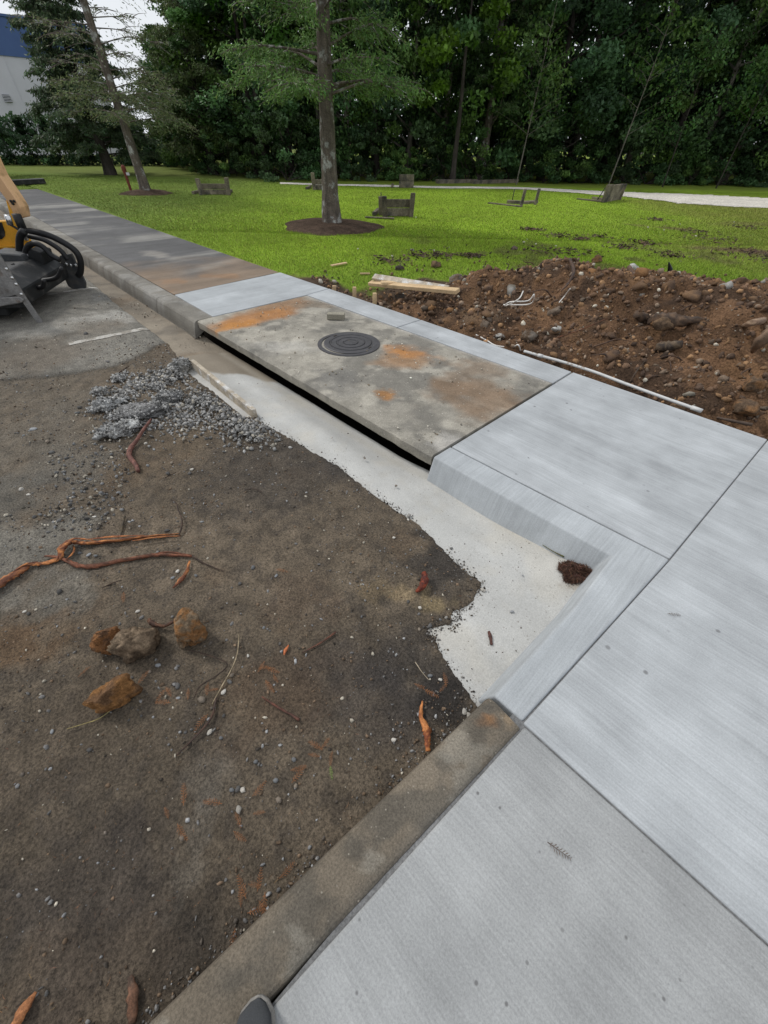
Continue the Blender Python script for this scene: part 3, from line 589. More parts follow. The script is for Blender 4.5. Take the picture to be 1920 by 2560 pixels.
# shrubs along the wood's edge
SM = []
for i, (h, r, n, cols) in enumerate([(1.9, 1.1, 1900, [GREENS[0], GREENS[1]]), (1.3, .9, 1500, [GREENS[2], GREENS[0]]), (2.6, 1.2, 2300, [GREENS[1], GREENS[4], (0.06, .1, .04)]), (3.4, 1.3, 2600, [GREENS[0], GREENS[2]])]):
    V, F, c, cs = broad_crown(400 + i, .05, h, r, int(n * 1.5), .12, cols, 26, .3)
    rg = np.random.default_rng(i); parts = []; limbs(parts, cs[:9, :3], .02, rg, .03); tv, tf = merge(parts)
    SM.append((mesh('foliage', V, F, MAT['leaf'], c), mesh('stem', tv, tf, MAT['darkbark'])))
rg = np.random.default_rng(8)
def shrub(k, x, y, s, label, group=None):
    e = empty('shrub', (x, y, .06), rg.random() * 6.28); e.scale = (s,) * 3
    inst('stem', SM[k][1], (0, 0, 0), parent=e); inst('foliage', SM[k][0], (0, 0, 0), parent=e); return tag(e, label, 'shrub', group)
kx = -13.8
while kx < 26:
    yy = float(np.interp(kx, ex, ey)) + .75 + rg.random() * .7
    shrub(int(rg.integers(4)), kx, yy, rg.uniform(.7, 1.05), 'leafy shrub growing at the foot of the wood behind the lawn', 'shrubs at the foot of the wood'); kx += rg.uniform(.75, 1.25)
q = dp(715, 400, 24.6); shrub(2, q[0], 24.3, 1.05, 'rounded grey green shrub left of the mulched tree trunk')
# slender saplings with pale stems in front of the wood
def sapling(px, py, y, h, lean, label, n=900, leafy=1.0, col=(0.055, 0.11, 0.022), bark='palebark'):
    b = dp(px, py, y); rg = np.random.default_rng(int(px)); e = empty('sapling', (b[0], y, .08))
    tv = [trunk_vf(h, .034, int(px), lean, 1.3, 7, .04, 14, .15)]; C = []
    for i in range(26):
        t = rg.uniform(.28, 1); a = rg.random() * 6.28; L_ = (1.15 - t) * 1.7 + .2; b0 = np.array([lean[0] * t, lean[1] * t, h * t]); tip = b0 + np.array([cos(a) * L_, sin(a) * L_, .45 * L_])
        tv.append(tubevf([b0, (b0 + tip) / 2 + (0, 0, .06), tip], [.009, .006, .003], 4, False)); C += [b0 + (tip - b0) * s for s in (.5, .75, 1)]
    v_, f_ = merge(tv); obj('trunk', v_, f_, MAT[bark], e, smooth=True)
    C = np.array(C); P_ = C[rg.integers(len(C), size=int(n * leafy))] + rg.normal(size=(int(n * leafy), 3)) * .16; D = rg.normal(size=P_.shape); D[:, 2] -= .6
    V, F = leaves(P_, D, .15, .55, rg); obj('crown', V, F, MAT['leaf'], e, col=leafcols(len(P_), col, rg)); return tag(e, label, 'tree')
sapling(1292, 452, 25.3, 6.2, (.25, .1), 'slender pale stemmed sapling just right of the long timbers by the wood')
sapling(1518, 472, 25.9, 6.6, (.55, .2), 'slender leaning sapling right behind the upright timber planter side', 700)
sapling(1790, 470, 26.4, 5.6, (.3, .3), 'leafy sapling in the wood edge near the right border', 1300, 1.0, (0.06, .13, .03), 'darkbark')
sapling(1655, 470, 26.3, 5.0, (-.2, .2), 'bright leafed sapling between the leaning sapling and the right border', 1200, 1.0, (0.06, .125, .035), 'darkbark')
# a lime green crown and an overhanging bright bough
V, F, c, cs = broad_crown(555, 3.6, 7.4, 2.3, 5200, .2, [(0.075, 0.19, 0.018), (0.06, .155, .02)], 40, .3)
tv, tf = trunk_vf(6.4, .16, 55); q = dp(600, 95, 25.0)
tree('broadleaf_tree', (mesh('crown', V, F, MAT['leaf'], c), mesh('trunk', tv, tf, MAT['darkbark'])), (q[0], 26.2, .05), 0, 1, 'tree with a bright lime green crown against the dark wood')
V, F, c, cs = broad_crown(556, 2.6, 6.4, 2.0, 3400, .2, [(0.085, 0.165, 0.014), (0.06, .125, .02)], 30, .2)
tv, tf = trunk_vf(6.0, .13, 56); q = dp(1165, 240, 24.0)
tree('broadleaf_tree', (mesh('crown', V, F, MAT['leaf'], c), mesh('trunk', tv, tf, MAT['darkbark'])), (q[0], 25.6, .05), 0, 1, 'tree with yellow green boughs between the mulched tree and the slender saplings')

# bald cypresses
def cypress(name, loc, h, r0, seed, label, h0, reach, nb, col, dens=1.0, lean=(0, 0), bare=None, leaf=.17, barkm='bark', br=.15, pw=1.0, droop=.12):
    rg = np.random.default_rng(seed); e = empty(name, loc)
    tvf = trunk_vf(h, r0, seed, lean, 1.45, 20, .07, 34, .12); tv = [tvf]
    obj('trunk', *tvf, MAT[barkm], e, smooth=True)
    Pq = []; Dq = []; T = []; bp_ = []
    for i in range(nb):
        t = ((i + rg.random()) / nb) ** pw; z = h0 + (h * .97 - h0) * t; a = i * 2.4 + rg.normal() * .4
        L_ = reach * (1 - .72 * t) * rg.uniform(.65, 1.15); b0 = np.array([lean[0] * z / h, lean[1] * z / h, z]); up = .25 + .5 * t
        d = np.array([cos(a), sin(a), up * .6]); mid = b0 + d * L_ * .55 + rg.normal(size=3) * .08; tip = b0 + np.array([cos(a), sin(a), up * .35 - .08]) * L_
        sp = spline([b0, mid, tip], 5); rr = max(r0 * br * (1 - .7 * t), .010); bp_.append(tubevf(sp, np.linspace(rr, rr * .18, len(sp)), 6, False))
        full = 1.0 if bare is None or z < bare else .18
        for s in range(int(15 * L_)):
            f_ = rg.uniform(.22, 1.0); j = min(int(f_ * (len(sp) - 1)), len(sp) - 2); q = sp[j] + (sp[j + 1] - sp[j]) * rg.random(); a2 = a + rg.choice([-1, 1]) * rg.uniform(.4, 1.3); l2 = rg.uniform(.35, .85) * (1.15 - .5 * f_)
            tw = q + np.array([cos(a2), sin(a2), rg.uniform(-.45, .15)]) * l2; 
            if rg.random() < .5: bp_.append(tubevf([q, (q + tw) / 2 + (0, 0, .03), tw], [.010, .007, .003], 3, False))
            k = int(11 * dens * full * l2 / .6 + rg.random()); tt = rg.random((k, 1)); Pq.append(q + (tw - q) * tt + rg.normal(size=(k, 3)) * (.055, .055, .05)); dd = (tw - q)[None, :] + rg.normal(size=(k, 3)) * .35; dd[:, 2] -= droop; Dq.append(dd); T.append(np.full(k, rg.normal(1, .2)))
    v_, f_ = merge(bp_); obj('branches', v_, f_, MAT[barkm], e)
    Pq = np.vstack(Pq); Dq = np.vstack(Dq); V, F = leaves(Pq, Dq, leaf, .26, rg, .4)
    obj('crown', V, F, MAT['needle'], e, col=leafcols(len(Pq), col, rg, .22, np.concatenate(T).clip(.4, 1.7))); return tag(e, label, 'tree')
q = gp(830, 563, .12); CT = q.copy()
cypress('cypress_tree', q, 9.5, .185, 901, 'cypress with lichen spotted trunk standing in a round mulch bed', 2.15, 1.9, 60, (0.125, 0.222, 0.062), 2.9, (.12, 0), leaf=.08, pw=1.6, droop=.2)
q = gp(366, 482, .12); LT = q.copy()
cypress('cypress_tree', q, 11, .145, 902, 'thin cypress with bare upper branches beside the red post', 1.75, 1.9, 80, (0.125, 0.155, 0.072), 1.9, (-.15, 0), 2.75, leaf=.09, br=.13, pw=1.3)
q = gp(278, 437, .12)
cypress('cypress_tree', q, 6.6, .22, 903, 'broad dark cypress in front of the blue and white building', .7, 2.5, 80, (0.085, 0.128, 0.064), 3.4, leaf=.15, droop=.3, barkm='darkbark')
q = gp(-95, 440, .12)
cypress('cypress_tree', q, 4.3, .2, 904, 'dark cypress hanging in from the left border before the white wall', .9, 2.7, 46, (0.050, 0.100, 0.048), 3.2, leaf=.15, droop=.45, barkm='darkbark')
q = gp(1202, 452, .12)
cypress('cypress_tree', (q[0], q[1] + .4, .08), 10, .24, 905, 'cypress with a flared trunk behind the long timbers by the wood', 2.2, 2.4, 44, (0.075, 0.135, 0.042), 2.2, leaf=.14, droop=.3)
q = gp(470, 430, .12)
cypress('cypress_tree', (-9.6, 27.4, .08), 7.4, .2, 906, 'drooping cypress at the left corner of the wood beyond the first timber planter', .6, 2.9, 60, (0.125, 0.175, 0.062), 2.8, leaf=.14, droop=.3, barkm='darkbark')
# clipped hedge before the building: a run of bushes
V, F, c, cs = broad_crown(701, .05, 2.1, 1.25, 2400, .17, [GREENS[1], GREENS[3], (0.022, .05, .02)], 34, .15)
parts = []; limbs(parts, cs[:9, :3], .02, np.random.default_rng(3), .03); tv, tf = merge(parts)
SM.append((mesh('foliage', V, F, MAT['leaf'], c), mesh('stem', tv, tf, MAT['darkbark'])))
a, b = np.array([-30, 28.2]), np.array([-13.5, 34.3])
for i in range(14):
    q = a + (b - a) * (i + .5) / 14 + rg.normal(size=2) * .12; shrub(4, q[0], q[1], rg.uniform(.92, 1.08), 'dark bush in the long hedge before the blue and white building', 'bushes of the long hedge')

# mulch beds
def mulchbed(c, r, label, seed):
    n, m = 90, 16; V = []; 
    for j in range(m):
        for i in range(n):
            a = 2 * pi * i / n; rr = r * (j + .02) / (m - 1) * (1 + .06 * sin(3 * a + seed) + .04 * sin(7 * a)); V.append((c[0] + rr * cos(a), c[1] + rr * sin(a), 0))
    V = np.array(V); t = np.repeat(np.arange(m) / (m - 1), n); V[:, 2] = lawn_z(V[:, 0], V[:, 1]) + .09 * (1 - t ** 2) - .02 * (t > .95) + (fbm(V[:, 0], V[:, 1], .12, 3, seed) - .5) * .05 * (1 - t)+.012
    F = np.array([[j * n + i, j * n + (i + 1) % n, (j + 1) * n + (i + 1) % n, (j + 1) * n + i] for j in range(m - 1) for i in range(n)])
    c_ = np.tile(np.array([0.085, 0.058, 0.042]), (len(V), 1)) * (.6 + .8 * fbm(V[:, 0], V[:, 1], .25, 4, seed))[:, None]
    return tag(obj('mulch_bed', V, F, MAT['mulch'], col=c_, smooth=True), label, 'mulch bed')
mulchbed(CT, 1.22, 'round brown mulch bed at the foot of the lichen spotted cypress', 1)
mulchbed(LT, .85, 'small mulch bed at the foot of the thin cypress by the red post', 2)

# grass blades
rg = np.random.default_rng(21)
def blades(n, ylo, yhi, pw, h, wd, seed):
    rg = np.random.default_rng(seed); y = ylo + (yhi - ylo) * rg.random(n) ** pw; x = (rg.random(n) - .5) * 2 * (y * 1.12 + 1.5)
    u = (y - x) * S; v = (x + y) * S
    ok = (v > 3.73 + .08 * rg.random(n)) | (u > 21.5)
    dmk = dirt_mask(x, y); ok &= rg.random(n) > dmk * 1.08 - .01
    ok &= np.hypot(x - CT[0], y - CT[1]) > 1.16; ok &= np.hypot(x - LT[0], y - LT[1]) > .8
    ok &= polydist(x, y, [tuple(q) for q in PATH]) < 0.05
    x = x[ok]; y = y[ok]; n = len(x); z = lawn_z(x, y) - .004; hh = h * rg.uniform(.5, 1.35, n); a = rg.random(n) * 6.28; b = rg.random(n) * 6.28; ln = hh * rg.uniform(.15, .8, n)
    wx = wd * np.cos(a); wy = wd * np.sin(a); B = np.stack([x, y, z], 1)
    V = np.stack([B + np.stack([wx, wy, wx * 0], 1), B - np.stack([wx, wy, wx * 0], 1), B + np.stack([np.cos(b) * ln, np.sin(b) * ln, hh], 1)], 1).reshape(-1, 3)
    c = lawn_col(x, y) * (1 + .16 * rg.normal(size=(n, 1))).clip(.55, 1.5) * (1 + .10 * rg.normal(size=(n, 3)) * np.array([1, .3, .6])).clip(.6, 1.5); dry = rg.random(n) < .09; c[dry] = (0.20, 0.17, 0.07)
    return V, np.arange(3 * n).reshape(n, 3), np.repeat(c.clip(.003, .8), 3, axis=0)
for nm, args in (('near', (300000, 4.2, 10.5, 1.1, .034, .0045, 1)), ('far', (280000, 10.5, 24, 1.35, .032, .008, 2))):
    V, F, c = blades(*args)
    o = obj('grass', V, F, MAT['grass'], col=c); tag(o, 'short mown green grass of the lawn ' + ('nearest the sidewalk' if nm == 'near' else 'reaching back to the wood'), 'grass', kind='stuff')

# ================================================================== THE INLET LID AND COVER
us = np.linspace(1.305, 4.835, 200); vs = np.linspace(0, 1, 84)
UU, VV = np.meshgrid(us, vs, indexing='ij'); u = UU.ravel(); t = VV.ravel(); vb = 3.382 - (u - 1.3) * .030; v = 1.748 + (vb - 1.748) * t
v = v + (fbm(u, u * 0, .10, 3, 120) - .5) * .012 * (t < .01)
z = .1455 + (fbm(u, v, .5, 3, 121) - .5) * .006 + (fbm(u, v, .04, 2, 122) - .5) * .003 - .012 * sm(.012, 0, t) - .006 * sm(.988, 1, t)
P_ = np.stack([(v - u) * S, (u + v) * S, z], 1); x, y = P_[:, 0], P_[:, 1]
c = np.tile(np.array([0.285, 0.265, 0.225]), (len(u), 1)) * (.68 + .64 * fbm(x, y, .6, 5, 123))[:, None]
c = colmix(c, [(sm(.46, .62, fbm(x, y, .3, 6, 124)) * .7, (0.15, 0.142, 0.125)), (sm(.52, .66, fbm(x, y, .16, 6, 125)) * .55, (0.42, 0.39, 0.33)),
               (blob(x, y, 690, 768, .55, 127, .14, .8, .24, .72), (0.27, 0.155, 0.08)), (blob(x, y, 625, 798, .60, 126, .14, .9, .22, .72), (0.36, 0.165, 0.055)), (blob(x, y, 590, 815, .34, 128, .14, .85, .15, .72), (0.42, 0.19, 0.05)), (blob(x, y, 800, 765, .35, 137, .14, .6, .13), (0.20, 0.155, 0.11)),
               (blob(x, y, 1010, 905, .36, 130, .14, .75, .2), (0.29, 0.165, 0.08)), (blob(x, y, 1005, 880, .34, 129, .14, .95, .17, -.2), (0.40, 0.185, 0.06)), (blob(x, y, 965, 988, .11, 131, .14, .9), (0.30, 0.15, 0.055)), (blob(x, y, 1180, 985, .42, 132, .14, .75), (0.21, 0.135, 0.08)), (blob(x, y, 1190, 930, .36, 133, .14, .7), (0.19, 0.135, 0.09)),
               (blob(x, y, 720, 870, .35, 134, .14, .55, .2), (0.46, 0.44, 0.40)), (blob(x, y, 850, 960, .3, 135, .14, .5), (0.16, 0.155, 0.145)), (blob(x, y, 600, 870, .3, 136, .14, .45), (0.17, 0.165, 0.15)), (blob(x, y, 1130, 1110, .18, 138, .14, .6), (0.45, 0.43, 0.40)), (sm(.05, .0, 1 - t) * .5, (0.42, 0.40, 0.37))])
n0 = len(P_); nu, nv = len(us), len(vs); idx = np.arange(n0).reshape(nu, nv)
F = gridf(nu, nv)[:, ::-1].tolist()
ring = list(idx[:, 0]) + list(idx[-1, 1:]) + list(idx[::-1, -1][1:]) + list(idx[0, ::-1][1:-1]); lowv = P_[ring].copy(); lowv[:, 2] = .066
low2 = lowv.copy(); m = len(ring)
V = np.vstack([P_, lowv]); F += [[ring[i], n0 + i, n0 + (i + 1) % m, ring[(i + 1) % m]] for i in range(m)] + [[n0 + i for i in range(m)][::-1]]
cl = np.tile(np.array([0.25, 0.23, 0.19]), (m, 1))
lid = obj('inlet_slab', V, F, MAT['lid'], col=np.vstack([c, cl])); tag(lid, 'long weathered concrete lid with rust stains over the storm inlet', 'concrete slab')

def lathe(prof, seg=64):
    V = []; F = []; k = len(prof)
    for i in range(seg):
        a = 2 * pi * i / seg
        for r, z in prof: V.append((r * cos(a), r * sin(a), z))
    for i in range(seg):
        i2 = (i + 1) % seg
        for j in range(k - 1): F.append([i * k + j, i2 * k + j, i2 * k + j + 1, i * k + j + 1])
    return V, F
mc = gp(877, 857, .15)
root = empty('manhole_cover', mc); tag(root, 'round cast iron manhole cover with concentric rings set in the lid', 'manhole cover')
R_ = .278
prof = [(0.0, .006), (.02, .007)]
for rr in (.068, .138, .208): prof += [(rr - .006, .006), (rr - .0045, .011), (rr + .0045, .011), (rr + .006, .006), (rr + .0075, .000), (rr + .012, .000), (rr + .0135, .006)]
prof += [(R_ - .006, .006), (R_, .002), (R_, -.012)]
obj('disc', *lathe(prof, 80), MAT['iron'], root, smooth=False)
v_, f_ = lathe([(R_ + .004, -.012), (R_ + .005, .004), (R_ + .042, .003), (R_ + .046, -.012)], 80)
obj('frame', [(a - .018, b - .018, c_) for a, b, c_ in v_], f_, MAT['iron'], root)
for a in (.9, 4.2):
    v_, f_ = boxvf((-.022, -.008, .004), (.022, .008, .0085)); o = obj('pick_slot', [(q[0] * cos(a) - q[1] * sin(a) + (R_ - .035) * cos(a + 1.5), q[0] * sin(a) + q[1] * cos(a) + (R_ - .035) * sin(a + 1.5), q[2]) for q in v_], f_, MAT['deep'], root)

# ================================================================== STONES
def icos(sub=2):
    bm = bmesh.new(); bmesh.ops.create_icosphere(bm, subdivisions=sub, radius=1); v = np.array([q.co[:] for q in bm.verts]); f = np.array([[q.index for q in p_.verts] for p_ in bm.faces]); bm.free(); return v, f
IC = {k: icos(k) for k in (1, 2, 3, 4)}
def rockvf(seed, sub=2, rough=.35, shape=(1, .8, .6), cuts=5):
    rg = np.random.default_rng(seed); v, f = IC[sub]; v = v.copy()
    for i in range(cuts):                       # broken flat faces
        n = rg.normal(size=3); n /= np.linalg.norm(n); d = rg.uniform(.55, .9); k = v @ n; ex_ = np.clip(k - d, 0, None); v -= ex_[:, None] * n
    n = sum(((fbm(v[:, a] * 1.7 + seed, v[:, b] * 1.7 + 3.1 * seed, 1.0, 3, seed % 97) - .5) for a, b in ((0, 1), (1, 2), (2, 0)))) * rough
    if sub >= 3: n = n + sum(((fbm(v[:, a] * 6 + seed, v[:, b] * 6 + 2.3 * seed, 1.0, 3, seed % 83) - .5) for a, b in ((0, 1), (1, 2), (2, 0)))) * rough * .38
    if sub == 4:                                # cracks and lumps
        g = (fbm(v[:, 0] * 1.5 + seed, v[:, 1] * 1.5 + v[:, 2] * 1.1, 1.0, 3, seed % 71) + fbm(v[:, 2] * 1.6 + 2 * seed, v[:, 0] * 1.2 - v[:, 1], 1.0, 3, seed % 67)) / 2
        n = n - .22 * np.exp(-((g - .5) / .022) ** 2) + .10 * np.floor((g - .5) * 9) / 2
    return v * (1 + n)[:, None] * np.array(shape), f
def rock_me(name, seed, sub, mat, colr, rough=.35, shape=(1, .8, .6), cuts=5, c2=None, smooth=False):
    v, f = rockvf(seed, sub, rough, shape, cuts); c = np.tile(np.array(colr, float), (len(v), 1))
    if c2 is not None: c = colmix(c, [(sm(.44, .58, fbm(v[:, 0] + seed, v[:, 1] + v[:, 2], .45, 5, seed % 89)), c2)])
    return mesh(name, v, f, mat, c, smooth)
# four clay clods on the dirt
for px, py, r, shape, colr, c2, rz, lab in [
        (283, 1612, .060, (.95, .9, .95), (0.25, 0.118, 0.050), (0.14, 0.080, 0.048), .4, 'orange clay clod, leftmost of the row of three on the dirt'),
        (352, 1628, .078, (1.15, .78, .8), (0.25, 0.185, 0.125), (0.13, 0.095, 0.065), .75, 'lumpy pale brown clod in the middle of the row of three'),
        (484, 1590, .074, (.88, 1.0, 1.0), (0.19, 0.140, 0.092), (0.27, 0.135, 0.055), .1, 'big rounded clod with an orange lower side, rightmost of three'),
        (298, 1752, .070, (1.15, .65, .85), (0.27, 0.135, 0.052), (0.16, 0.09, 0.048), .5, 'single orange clod lying nearest the foreground on the dirt')]:
    p_ = onlot(px, py); me = rock_me('clay_clod', int(px), 4, MAT['clod'], colr, .34, np.array(shape) * (1.1, 1.1, 1.55), 3, c2, True)
    tag(inst('clay_clod', me, (p_[0], p_[1], p_[2] + r * .8), (0.1, .1, rz), r), lab, 'clod')

# pebbles on the dirt lot: single ones, then fine grit
PEB = [rock_me('pebble', 900 + i, 1 if i % 2 else 2, MAT['rock'], cc, .3, (1, .8, .62), 6) for i, cc in enumerate([(0.30, 0.31, 0.32), (0.22, 0.225, 0.23), (0.46, 0.43, 0.38), (0.17, 0.165, 0.16), (0.36, 0.34, 0.31), (0.11, 0.105, 0.10), (0.55, 0.52, 0.47), (0.24, 0.20, 0.16)])]
rg = np.random.default_rng(44); KN = [(150, 1480, .017), (396, 1665, .013), (580, 1690, .012), (560, 1730, .013), (574, 1705, .011), (505, 1750, .018), (445, 1715, .013), (446, 1745, .009), (375, 1680, .010), (640, 1905, .011), (553, 1845, .010), (525, 1830, .012),
      (595, 1973, .012), (608, 1975, .012), (580, 1975, .011), (690, 1952, .013), (598, 2025, .013), (456, 2095, .012), (697, 2000, .013), (740, 1965, .010), (735, 1900, .012), (560, 1790, .009), (620, 1640, .009), (700, 1610, .009), (660, 1570, .010), (580, 1560, .010),
      (633, 1420, .016), (490, 1440, .012), (445, 1430, .015), (432, 1445, .011), (200, 1383, .013), (222, 1388, .012), (240, 1390, .012), (418, 1328, .014), (236, 1293, .011), (138, 1318, .012), (62, 1530, .010), (73, 1535, .012), (370, 1165, .016), (430, 1158, .015), (365, 1110, .016), (385, 1125, .013), (420, 1185, .018), (475, 1185, .018), (480, 1175, .014), (555, 1260, .012), (620, 1265, .011), (55, 1225, .017), (72, 1238, .014), (130, 1132, .022), (200, 1020, .022), (120, 1105, .02), (85, 1075, .024), (60, 1090, .014),
      (1022, 1290, .014), (1020, 1300, .010), (985, 1345, .011), (990, 1215, .011), (910, 1145, .011), (830, 1095, .010), (1205, 1475, .012), (1115, 1545, .009), (1075, 1565, .013), (1280, 1530, .009), (1050, 1520, .012), (1020, 1505, .011), (1075, 1690, .013), (1100, 1700, .010), (1160, 1780, .016), (1172, 1790, .014), (985, 1850, .012), (1048, 1574, .010), (600, 1460, .013), (690, 1440, .010), (740, 1360, .009), (300, 1560, .009), (345, 1530, .013), (355, 1545, .012), (225, 1875, .011), (130, 1830, .009), (215, 835, .03), (270, 905, .02)]
for px, py, r in KN:
    p_ = onlot(px, py) if asph_mask(*[np.array([q]) for q in UV(gp(px, py))])[0] < .5 or py < 900 else onlot(px, py)
    tag(inst('pebble', PEB[int(rg.integers(8))], (p_[0], p_[1], p_[2] + r * .3), (0, 0, rg.random() * 6.28), (r * rg.uniform(.9, 1.25), r, r)), 'small loose pebble lying by itself on the dirt lot', 'pebble', 'loose pebbles on the dirt lot')
def stones(n, xs, ys, zs, r, colr, rg, sub=1, spread=.25, shape=(1, .8, .6)):
    base = [rockvf(50 + i, sub, .3, shape, 6) for i in range(6)]; f = base[0][1]; k = len(base[0][0]); B = np.array([b[0] for b in base])[rg.integers(6, size=n)]
    q = rg.normal(size=(n, 4)); q /= np.linalg.norm(q, axis=1)[:, None]; a, b, c, d = q.T
    Rm = np.stack([1 - 2 * (c * c + d * d), 2 * (b * c - a * d), 2 * (b * d + a * c), 2 * (b * c + a * d), 1 - 2 * (b * b + d * d), 2 * (c * d - a * b), 2 * (b * d - a * c), 2 * (c * d + a * b), 1 - 2 * (b * b + c * c)], -1).reshape(n, 3, 3)
    V = np.einsum('nij,nkj->nki', Rm, B * rg.uniform(.55, 1.4, (n, 1, 3))) * np.asarray(r).reshape(-1, 1, 1) + np.stack([xs, ys, zs], -1)[:, None, :]
    F = (f[None, :, :] + (np.arange(n) * k)[:, None, None]).reshape(-1, 3); c = colr * (1 + spread * rg.normal(size=(n, 1))).clip(.35, 2.0)
    return V.reshape(-1, 3), F, np.repeat(c.clip(.01, .85), k, axis=0)
def pick(n, rg, tones, w_): return np.array(tones)[rg.choice(len(tones), n, p=np.array(w_) / sum(w_))]
TON = [(0.24, 0.24, 0.24), (0.15, 0.145, 0.14), (0.42, 0.38, 0.31), (0.085, 0.072, 0.06), (0.15, 0.105, 0.07)]
rg = np.random.default_rng(45); n = 17000
u = rg.uniform(.12, 5.2, n); v = 1.30 - 3.1 * rg.random(n) ** 1.15; dens = fbm(u, v, .5, 4, 140)
wall = np.exp(-((u - (0.21 - .1 * (v + .28)) - .03) / .05) ** 2) * (v < .7)
ok = (rg.random(n) < sm(.36, .72, dens) * .75 + .12) & (polydist(u, v, LOT) > .02) & (u > .135 - .1 * (v - .72)); u = u[ok]; v = v[ok]
k2 = 300; vv = rg.uniform(-.8, .72, k2); uu = .125 - .1 * (vv - .72) + np.abs(rg.normal(0, .022, k2)) + .01
vv = np.where(fbm(vv, vv * 0, .16, 3, 141) > .45, vv, rg.uniform(.35, .7, k2)); u = np.concatenate([u, uu]); v = np.concatenate([v, vv]); n = len(u)
r = np.concatenate([.0022 + .0085 * rg.random(n - k2) ** 3.4,   .003 + .007 * rg.random(k2) ** 2.6]); 
V, F, c = stones(n, (v - u) * S, (u + v) * S, lot_z(u, v) + r * .25, r, pick(n, rg, TON, [2, 4, 1.0, 4, 4]), rg)
o = obj('grit', V, F, MAT['rock'], col=c); tag(o, 'fine grit and crumbs scattered over the dirt lot', 'grit', kind='stuff')

n = 2400; i = rg.integers(3, 16, size=n); LP = np.array(LOT); t = rg.random(n)[:, None]; q = LP[i] * (1 - t) + LP[i + 1] * t + rg.normal(size=(n, 2)) * .018; u, v = q[:, 0], q[:, 1]; ok = rg.random(n) < .15 + sm(.35, .65, fbm(u, v, .12, 3, 143)); u, v = u[ok], v[ok]; n = len(u)
r = .0014 + .006 * rg.random(n) ** 3.6; z = np.maximum(lot_z(u, v), -0.004 - 0.028 * sm(1.25, 1.72, v) * sm(0.1, 0.9, u))
V, F, c = stones(n, (v - u) * S, (u + v) * S, z + r * .3, r, pick(n, rg, [(0.06, 0.05, 0.042), (0.11, 0.085, 0.06), (0.17, 0.16, 0.15)], [4, 4, 2]), rg)
o = obj('grit', V, F, MAT['rock'], col=c); tag(o, 'crumbs of dirt along the edge of the fresh gutter', 'grit', kind='stuff')
# broken rubble patch beside the form board
rg = np.random.default_rng(46); RC = [UV(gp(*q)) for q in [(300, 1000), (360, 960), (420, 1020), (500, 1010), (560, 1040), (330, 1060), (430, 950), (460, 1060), (600, 1070), (640, 1085)]]
n = 4200; ci = rg.integers(len(RC), size=n); cu = np.array(RC)[ci]; u = cu[:, 0] + rg.normal(0, .13, n); v = cu[:, 1] + rg.normal(0, .10, n); ok = (polydist(u, v, LOT) > .03); u = u[ok]; v = v[ok]; n = len(u)
r = .006 + .016 * rg.random(n) ** 2.2; V, F, c = stones(n, (v - u) * S, (u + v) * S, lot_z(u, v) + r * .4 + .03 * rg.random(n) * sm(.15, .02, np.abs(v - 1.0)), r, pick(n, rg, [(0.30, 0.295, 0.285), (0.44, 0.43, 0.41), (0.17, 0.167, 0.162), (0.46, 0.42, 0.35)], [4, 3, 2, 1.4]), rg)
o = obj('rubble', V, F, MAT['rock'], col=c); tag(o, 'grey gravel rubble spread beside the form board', 'rubble', kind='stuff')
n = 2600; g0, g1, g2, g3 = [np.array(UV(gp(*k_))) for k_ in ((-20, 1010), (330, 1010), (330, 1330), (-20, 1330))]; s_, t_ = rg.random((2, n, 1)); q = (g0 * (1 - s_) + g1 * s_) * (1 - t_) + (g3 * (1 - s_) + g2 * s_) * t_; u, v = q[:, 0], q[:, 1]; ok = rg.random(n) < sm(.42, .62, fbm(u, v, .35, 4, 142)); u = u[ok]; v = v[ok]; n = len(u)
r = .004 + .012 * rg.random(n) ** 3; V, F, c = stones(n, (v - u) * S, (u + v) * S, lot_z(u, v) + r * .3, r, pick(n, rg, TON, [4, 4, 3, 2, 1]), rg)
o = obj('gravel', V, F, MAT['rock'], col=c); tag(o, 'loose grey gravel left of the rubble on the dirt lot', 'gravel', kind='stuff')
n = 5000; u = 4.4 + 4.8 * rg.random(n) ** 1.5; v = rg.uniform(-1.5, 1.72, n); g = fbm(u, v, .4, 4, 144); ok = rg.random(n) < sm(.45, .7, g) * sm(9, 5, u) * .9 + .03; u, v = u[ok], v[ok]; n = len(u); r = .004 + .011 * rg.random(n) ** 3
V, F, c = stones(n, (v - u) * S, (u + v) * S, np.where(v > 1.37, -.02, lot_z(u, v)) + r * .3, r, pick(n, rg, [(0.40, .37, .31), (0.24, .21, .17), (0.13, .105, .08)], [2, 3, 3]), rg); o = obj('grit', V, F, MAT['rock'], col=c); tag(o, 'grit scattered over the asphalt and the old gutter behind the rubble', 'grit', kind='stuff')
